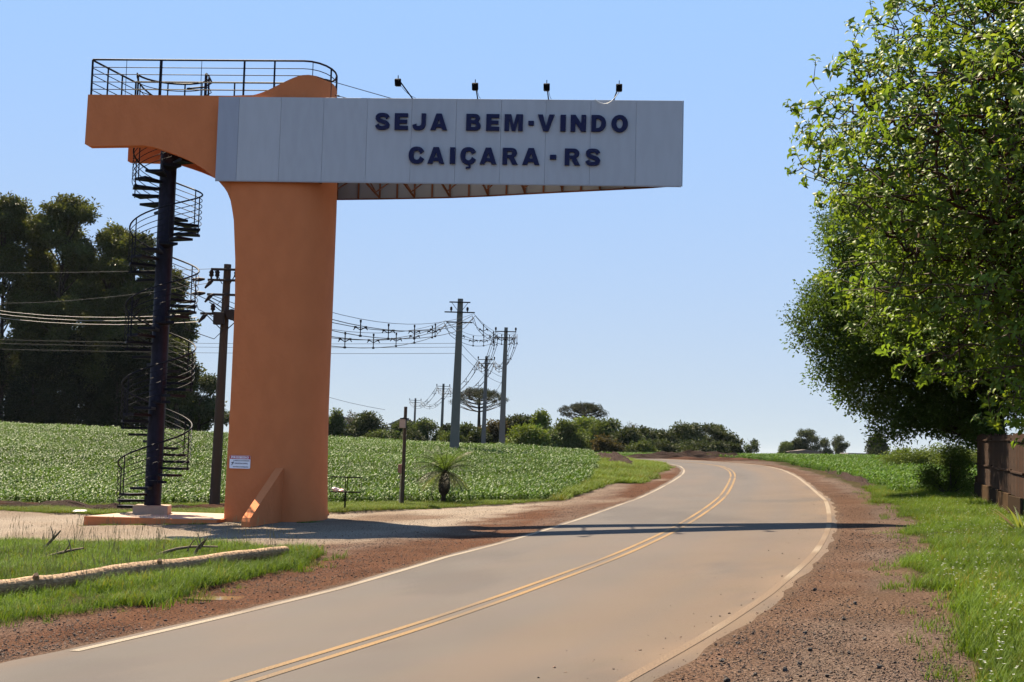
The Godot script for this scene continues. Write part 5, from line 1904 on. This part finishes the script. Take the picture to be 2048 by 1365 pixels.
func make_stones() -> void:
	rng.seed = 17
	var kinds := [blob_mesh(1, 0.7, 4, 6, 0.4), blob_mesh(2, 0.6, 4, 6, 0.45), blob_mesh(3, 0.8, 4, 6, 0.4)]
	var lists := [[[], []], [[], []], [[], []]]
	var n := 0
	while n < 60000:
		var d := lerpf(9.0, 62.0, pow(rng.randf(), 1.9))
		var x := rng.randf_range(-0.4 * d - 1.0, 0.4 * d + 1.0)
		var ro := road_at(x, d)
		var z := zone(x, d, ro)
		var size := 0.004 * pow(rng.randf(), -0.33)
		if z == ROAD:
			if ro.x < 1.9 or rng.randf() > 0.1 * ss(1.9, 3.6, ro.x):
				continue
			size *= 0.7
		elif z == SAND:
			if rng.randf() > 0.06 + 0.2 * ss(-11.0, -4.0, ro.x):
				continue
		elif z != SOIL:
			continue
		elif rng.randf() > 0.4 + 0.9 * noise.get_noise_2d(x * 12.0, d * 6.0) + (0.3 * ss(1.2, 2.6, ro.x - ro.z) if ro.x > 0 else 0.15):
			continue
		size = minf(size, 0.015)
		var k := n % 3
		n += 1
		lists[k][0].append(Transform3D(any_basis(rng, size), V(x, (g0(x, d) + 0.008 if z == ROAD else ground_y(x, d, ro, z)) + size * 0.25, d)))
		var dark := rng.randf() < 0.6
		lists[k][1].append((Color(0.45, 0.34, 0.28) if dark else Color(1.35, 0.98, 0.75)) * rng.randf_range(0.7, 1.25))
	var t := thing("gravel", "loose dark and pale gravel strewn over the shoulders and sandy lot", "gravel")
	t.set_meta("kind", "stuff")
	for k in 3:
		scatter("gravel_stones", kinds[k], M.stone, lists[k][0], lists[k][1], t)
	# the few stones large enough to pick out
	var spots := [[2.32, 11.3, 0.033], [2.05, 11.15, 0.03], [2.75, 12.3, 0.034], [1.78, 10.9, 0.036], [3.05, 12.1, 0.03], [2.95, 13.4, 0.032], [3.55, 14.3, 0.03], [2.2, 12.9, 0.03], [3.1, 11.3, 0.036], [3.4, 12.9, 0.03], [1.9, 11.9, 0.03], [4.0, 15.6, 0.034], [3.9, 17.2, 0.036], [2.6, 11.0, 0.03], [2.5, 11.6, 0.028]]
	for i in spots.size():
		var s: Array = spots[i]
		var o := put("stone", kinds[i % 3], M.stone_dark)
		var ro := road_at(s[0], s[1])
		o.transform = Transform3D(any_basis(rng, s[2] * 0.75), V(s[0], ground_y(s[0], s[1], ro, zone(s[0], s[1], ro)) + s[2] * 0.4, s[1]))
		tag(o, "dark loose stone lying on the brown gravel shoulder right of the road", "stone", "larger dark stones on the right shoulder")


func make_materials() -> void:
	var blotch := noise_tex(21, 0.012, Color(0.972, 0.97, 0.967), Color(1, 1, 1), 512, 6)
	var plaster_n := normal_tex(22, 0.05, 4.0, 512, 5)
	M.orange = tri(mat(0.5, 0.162, 0.062, 0.85, 0, 0.2), blotch, Vector3(0.28, 0.16, 0.28), false, plaster_n, 0.2)
	M.concrete = tri(mat(0.32, 0.248, 0.192, 0.9, 0, 0.2), blotch, Vector3.ONE * 0.6, false, plaster_n, 0.5)
	M.navy = mat(0.006, 0.007, 0.012, 0.6, 0.0, 0.22)
	M.navy_pole = tri(mat(0.011, 0.012, 0.026, 0.5, 0.0, 0.25), noise_tex(24, 0.03, Color(0.7, 0.7, 0.75), Color(1, 1, 1), 256), Vector3(1.0, 0.35, 1.0))
	var streak := noise_tex(25, 0.006, Color(0.98, 0.98, 0.978), Color(1, 1, 1), 512, 5)
	M.panel = tri(mat(0.36, 0.375, 0.4, 0.55, 0.0, 0.3), streak, Vector3(1.2, 0.22, 1.2))
	M.panel_b = tri(mat(0.37, 0.385, 0.41, 0.55, 0.0, 0.3), streak, Vector3(0.9, 0.2, 0.9))
	M.panel_c = tri(mat(0.355, 0.37, 0.395, 0.55, 0.0, 0.3), streak, Vector3(1.1, 0.25, 1.1))
	M.panel_dark = tri(mat(0.27, 0.29, 0.335, 0.55), streak, Vector3(1.2, 0.22, 1.2))
	M.panel_back = mat(0.16, 0.16, 0.165, 0.6)
	M.rust = mat(0.12, 0.045, 0.022, 0.9, 0, 0.2)
	M.letter = mat(0.011, 0.014, 0.052, 0.55, 0, 0.25)
	M.black = mat(0.006, 0.006, 0.007, 0.75, 0, 0.15)
	M.lamp_glass = mat(0.3, 0.32, 0.34, 0.2)
	M.white_cable = mat(0.6, 0.6, 0.57, 0.6)
	M.wire_dark = mat(0.03, 0.03, 0.032, 0.7, 0, 0.2)
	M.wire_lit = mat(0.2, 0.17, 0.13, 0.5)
	M.notice_white = mat(0.72, 0.74, 0.8, 0.5)
	M.notice_red = mat(0.36, 0.02, 0.035, 0.5)
	M.notice_black = mat(0.02, 0.02, 0.05, 0.6)
	M.pole_dark = tri(mat(0.055, 0.045, 0.035, 0.9, 0, 0.2), blotch, Vector3(1.5, 0.3, 1.5))
	M.pole_grey = tri(mat(0.135, 0.124, 0.108, 0.9, 0, 0.2), blotch, Vector3(1.0, 0.25, 1.0))
	M.arm = mat(0.03, 0.028, 0.026, 0.8, 0, 0.2)
	M.insulator = mat(0.014, 0.012, 0.012, 0.6, 0, 0.25)
	M.grey_box = mat(0.3, 0.26, 0.21, 0.7)
	M.rust_box = mat(0.2, 0.11, 0.075, 0.8)
	M.bag = mat(0.5, 0.48, 0.47, 0.5)
	M.bag_pink = mat(0.6, 0.36, 0.34, 0.5)
	var bark_t := noise_tex(31, 0.03, Color(0.55, 0.55, 0.55), Color(1, 1, 1), 256, 4)
	M.bark = tri(mat(0.065, 0.05, 0.038, 0.95, 0, 0.2), bark_t, Vector3(2, 0.5, 2))
	M.bark_dark = tri(mat(0.045, 0.032, 0.024, 0.95), bark_t, Vector3(2, 0.5, 2))
	M.bark_grey = mat(0.2, 0.18, 0.155, 0.9)
	M.dry_wood = mat(0.11, 0.085, 0.062, 0.9, 0, 0.2)
	M.bark_red = tri(mat(0.085, 0.038, 0.022, 0.85, 0, 0.2), bark_t, Vector3(5, 2, 5))
	M.twig = mat(0.05, 0.033, 0.022, 0.9)
	M.log = tri(mat(0.328, 0.205, 0.1025, 0.85), noise_tex(33, 0.03, Color(0.6, 0.55, 0.5), Color(1, 1, 1), 512, 5), Vector3(1.0, 3.0, 0.6), false, normal_tex(34, 0.05, 8.0, 256), 0.8)
	M.log_dark = mat(0.22, 0.12, 0.06, 0.9)
	M.water = mat(0.15, 0.09, 0.05, 0.08, 0.0, 0.5)
	M.earth = tri(mat(0.034, 0.021, 0.017, 1.0, 0, 0.2), noise_tex(35, 0.06, Color(0.4, 0.36, 0.34), Color(1.5, 1.4, 1.3), 512, 5), Vector3.ONE * 0.5, true, normal_tex(36, 0.08, 12.0, 512), 1.0)
	M.stone = mat(0.08, 0.0608, 0.0496, 0.9)
	M.stone.vertex_color_use_as_albedo = true
	M.stone_dark = mat(0.028, 0.023, 0.021, 0.9)
	M.plank_a = tri(mat(0.05, 0.021, 0.009, 0.9, 0, 0.2), bark_t, Vector3(6, 0.5, 6))
	M.plank_b = tri(mat(0.042, 0.021, 0.012, 0.9, 0, 0.2), bark_t, Vector3(6, 0.6, 6))
	M.plank_c = tri(mat(0.052, 0.029, 0.018, 0.9, 0, 0.2), bark_t, Vector3(5, 0.5, 5))
	M.fence_base = tri(mat(0.05, 0.033, 0.02, 0.98, 0, 0.05), blotch, Vector3.ONE * 1.2)
	M.fence_base_b = tri(mat(0.028, 0.02, 0.014, 0.98, 0, 0.05), blotch, Vector3.ONE * 1.2)
	M.house_white = mat(0.32, 0.304, 0.272)
	M.house_beige = mat(0.216, 0.168, 0.128)
	M.house_grey = mat(0.2, 0.2, 0.21)
	M.roof_grey = mat(0.13, 0.12, 0.12)
	M.roof_tan = mat(0.11, 0.08, 0.06)
	M.roof_blue = mat(0.14, 0.17, 0.2)
	M.window_frame = mat(0.3, 0.3, 0.3)
	M.window_dark = mat(0.03, 0.035, 0.04, 0.2)
	# foliage
	M.crop = leafy(0.046, 0.086, 0.012, 0.035, 0.5, 0.26)
	M.crop_b = leafy(0.046, 0.09, 0.011, 0.045, 0.55, 0.22)
	M.grass = leafy(0.066, 0.108, 0.012, 0.06, 0.6, 0.2)
	M.grass_lit = leafy(0.072, 0.106, 0.012, 0.05, 0.6, 0.18)
	M.stalk = leafy(0.2, 0.17, 0.09, 0.05, 0.8, 0.2)
	M.flower = mat(0.4, 0.4, 0.376, 0.8)
	M.leaf_big = leafy(0.062, 0.1, 0.015, 0.085, 0.5, 0.28)
	M.leaf_big_a = leaf_one(0.06, 0.092, 0.014, 0.075, 0.5, 0.28)
	M.leaf_big_b = leaf_one(0.085, 0.115, 0.015, 0.11, 0.5, 0.28)
	M.leaf_shade = leafy(0.036, 0.062, 0.011, 0.05, 0.55, 0.24)
	M.leaf_shrub = leafy(0.05, 0.072, 0.012, 0.06, 0.55, 0.22)
	M.leaf_m = leafy(0.05, 0.07, 0.018, 0.03, 0.6, 0.25)
	M.leaf_d = leafy(0.03, 0.04, 0.013, 0.015, 0.6, 0.25)
	M.leaf_l = leafy(0.075, 0.105, 0.018, 0.05, 0.6, 0.25)
	M.leaf_br = leafy(0.041, 0.0344, 0.0164, 0.02, 0.7, 0.2)
	M.leaf_e = leafy(0.038, 0.05, 0.018, 0.02, 0.6, 0.25)
	M.leaf_grove = leafy(0.0107, 0.0139, 0.0049, 0.01, 0.6, 0.2)
	M.leaf_euc = leafy(0.042, 0.05, 0.014, 0.03, 0.5, 0.3)
	M.leaf_arau = leafy(0.0164, 0.0213, 0.0082, 0.01, 0.6, 0.3)
	M.palm = leaf_one(0.02, 0.034, 0.006, 0.05, 0.6, 0.15)
	M.palm_dry = leaf_one(0.0492, 0.0451, 0.0164, 0.05, 0.6, 0.3)
	M.agave = leaf_one(0.0615, 0.0779, 0.0148, 0.08, 0.5, 0.35)
	M.agave_dry = leaf_one(0.123, 0.0615, 0.0205, 0.06, 0.6, 0.3)
	CL.far = [leaf_clump(1, 22, 0.8, 0.5, 0.34), leaf_clump(2, 22, 0.85, 0.5, 0.32)]
	CL.euc = [leaf_clump(3, 24, 0.75, 0.55, 0.22, 0.6), leaf_clump(4, 24, 0.8, 0.5, 0.24, 0.6)]
	CL.needle = [leaf_clump(5, 26, 0.5, 0.34, 0.12, 0.5)]
	CL.small = [leaf_clump(6, 22, 0.3, 0.11, 0.055), leaf_clump(7, 20, 0.32, 0.12, 0.06)]


func _ready() -> void:
	# camera, sky, sun, exposure
	var cam := Camera3D.new()
	cam.name = "camera"
	add_child(cam)
	cam.position = Vector3(0, EYE, 0)
	cam.basis = Basis(Vector3.RIGHT, 0.07965) * Basis(Vector3.BACK, 0.0265)
	cam.fov = 28.37
	cam.near = 0.1
	cam.far = 4000.0
	cam.current = true
	var env := Environment.new()
	env.background_mode = Environment.BG_SKY
	var sky := ProceduralSkyMaterial.new()
	sky.sky_top_color = lin(0.09, 0.154, 0.272)
	sky.sky_horizon_color = lin(0.168, 0.19, 0.2)
	sky.sky_curve = 0.1
	sky.ground_bottom_color = lin(0.1, 0.08, 0.06)
	sky.ground_horizon_color = lin(0.3, 0.3, 0.3)
	sky.sun_angle_max = 12.0
	sky.sun_curve = 0.05
	env.sky = Sky.new()
	env.sky.sky_material = sky
	env.tonemap_mode = Environment.TONE_MAPPER_LINEAR
	env.tonemap_exposure = 3.9
	env.fog_enabled = true
	env.fog_density = 0.00003
	env.fog_light_color = lin(0.7, 0.78, 0.85)
	env.sdfgi_enabled = true
	env.ssao_enabled = true
	env.ssil_enabled = true
	var we := WorldEnvironment.new()
	we.name = "environment"
	we.environment = env
	add_child(we)
	var sun := DirectionalLight3D.new()
	sun.name = "sun"
	sun.light_energy = 1.6
	sun.light_color = Color(1.0, 0.93, 0.82)
	sun.light_angular_distance = 0.5
	sun.shadow_enabled = true
	add_child(sun)
	sun.look_at_from_position(Vector3.ZERO, Vector3(0.42, -1.0, 0.64), Vector3.UP)

	noise.seed = 5
	noise.frequency = 0.02
	noise.fractal_octaves = 4
	fine.seed = 8
	fine.frequency = 0.03
	fine.fractal_octaves = 3
	rng.seed = 1
	for p in [[-30.0, 12.0], [-10.5, 12.2], [-7.0, 13.6], [-5.5, 15.3], [-4.5, 16.7], [-3.85, 19.4], [-3.35, 22.0], [-3.2, 24.2], [-4.0, 26.0], [-6.3, 27.7], [-10.4, 28.2], [-30.0, 28.5]]:
		island.append(Vector2(p[0], p[1]))
	make_materials()
	make_road()
	var t0 := Time.get_ticks_msec()
	make_ground()
	print("ground ", Time.get_ticks_msec() - t0)
	make_road_surface()
	make_portal()
	make_plinth()
	make_stair()
	make_sign()
	make_fence()
	make_mounds()
	make_far_things()
	make_tree_line()
	print("trees ", Time.get_ticks_msec() - t0)
	near_tree()
	shade_tree()
	print("near tree ", Time.get_ticks_msec() - t0)
	make_floodlights()
	make_notice()
	make_stays()
	make_lines()
	make_small_things()
	make_plants()
	make_stones()
	print("all ", Time.get_ticks_msec() - t0)
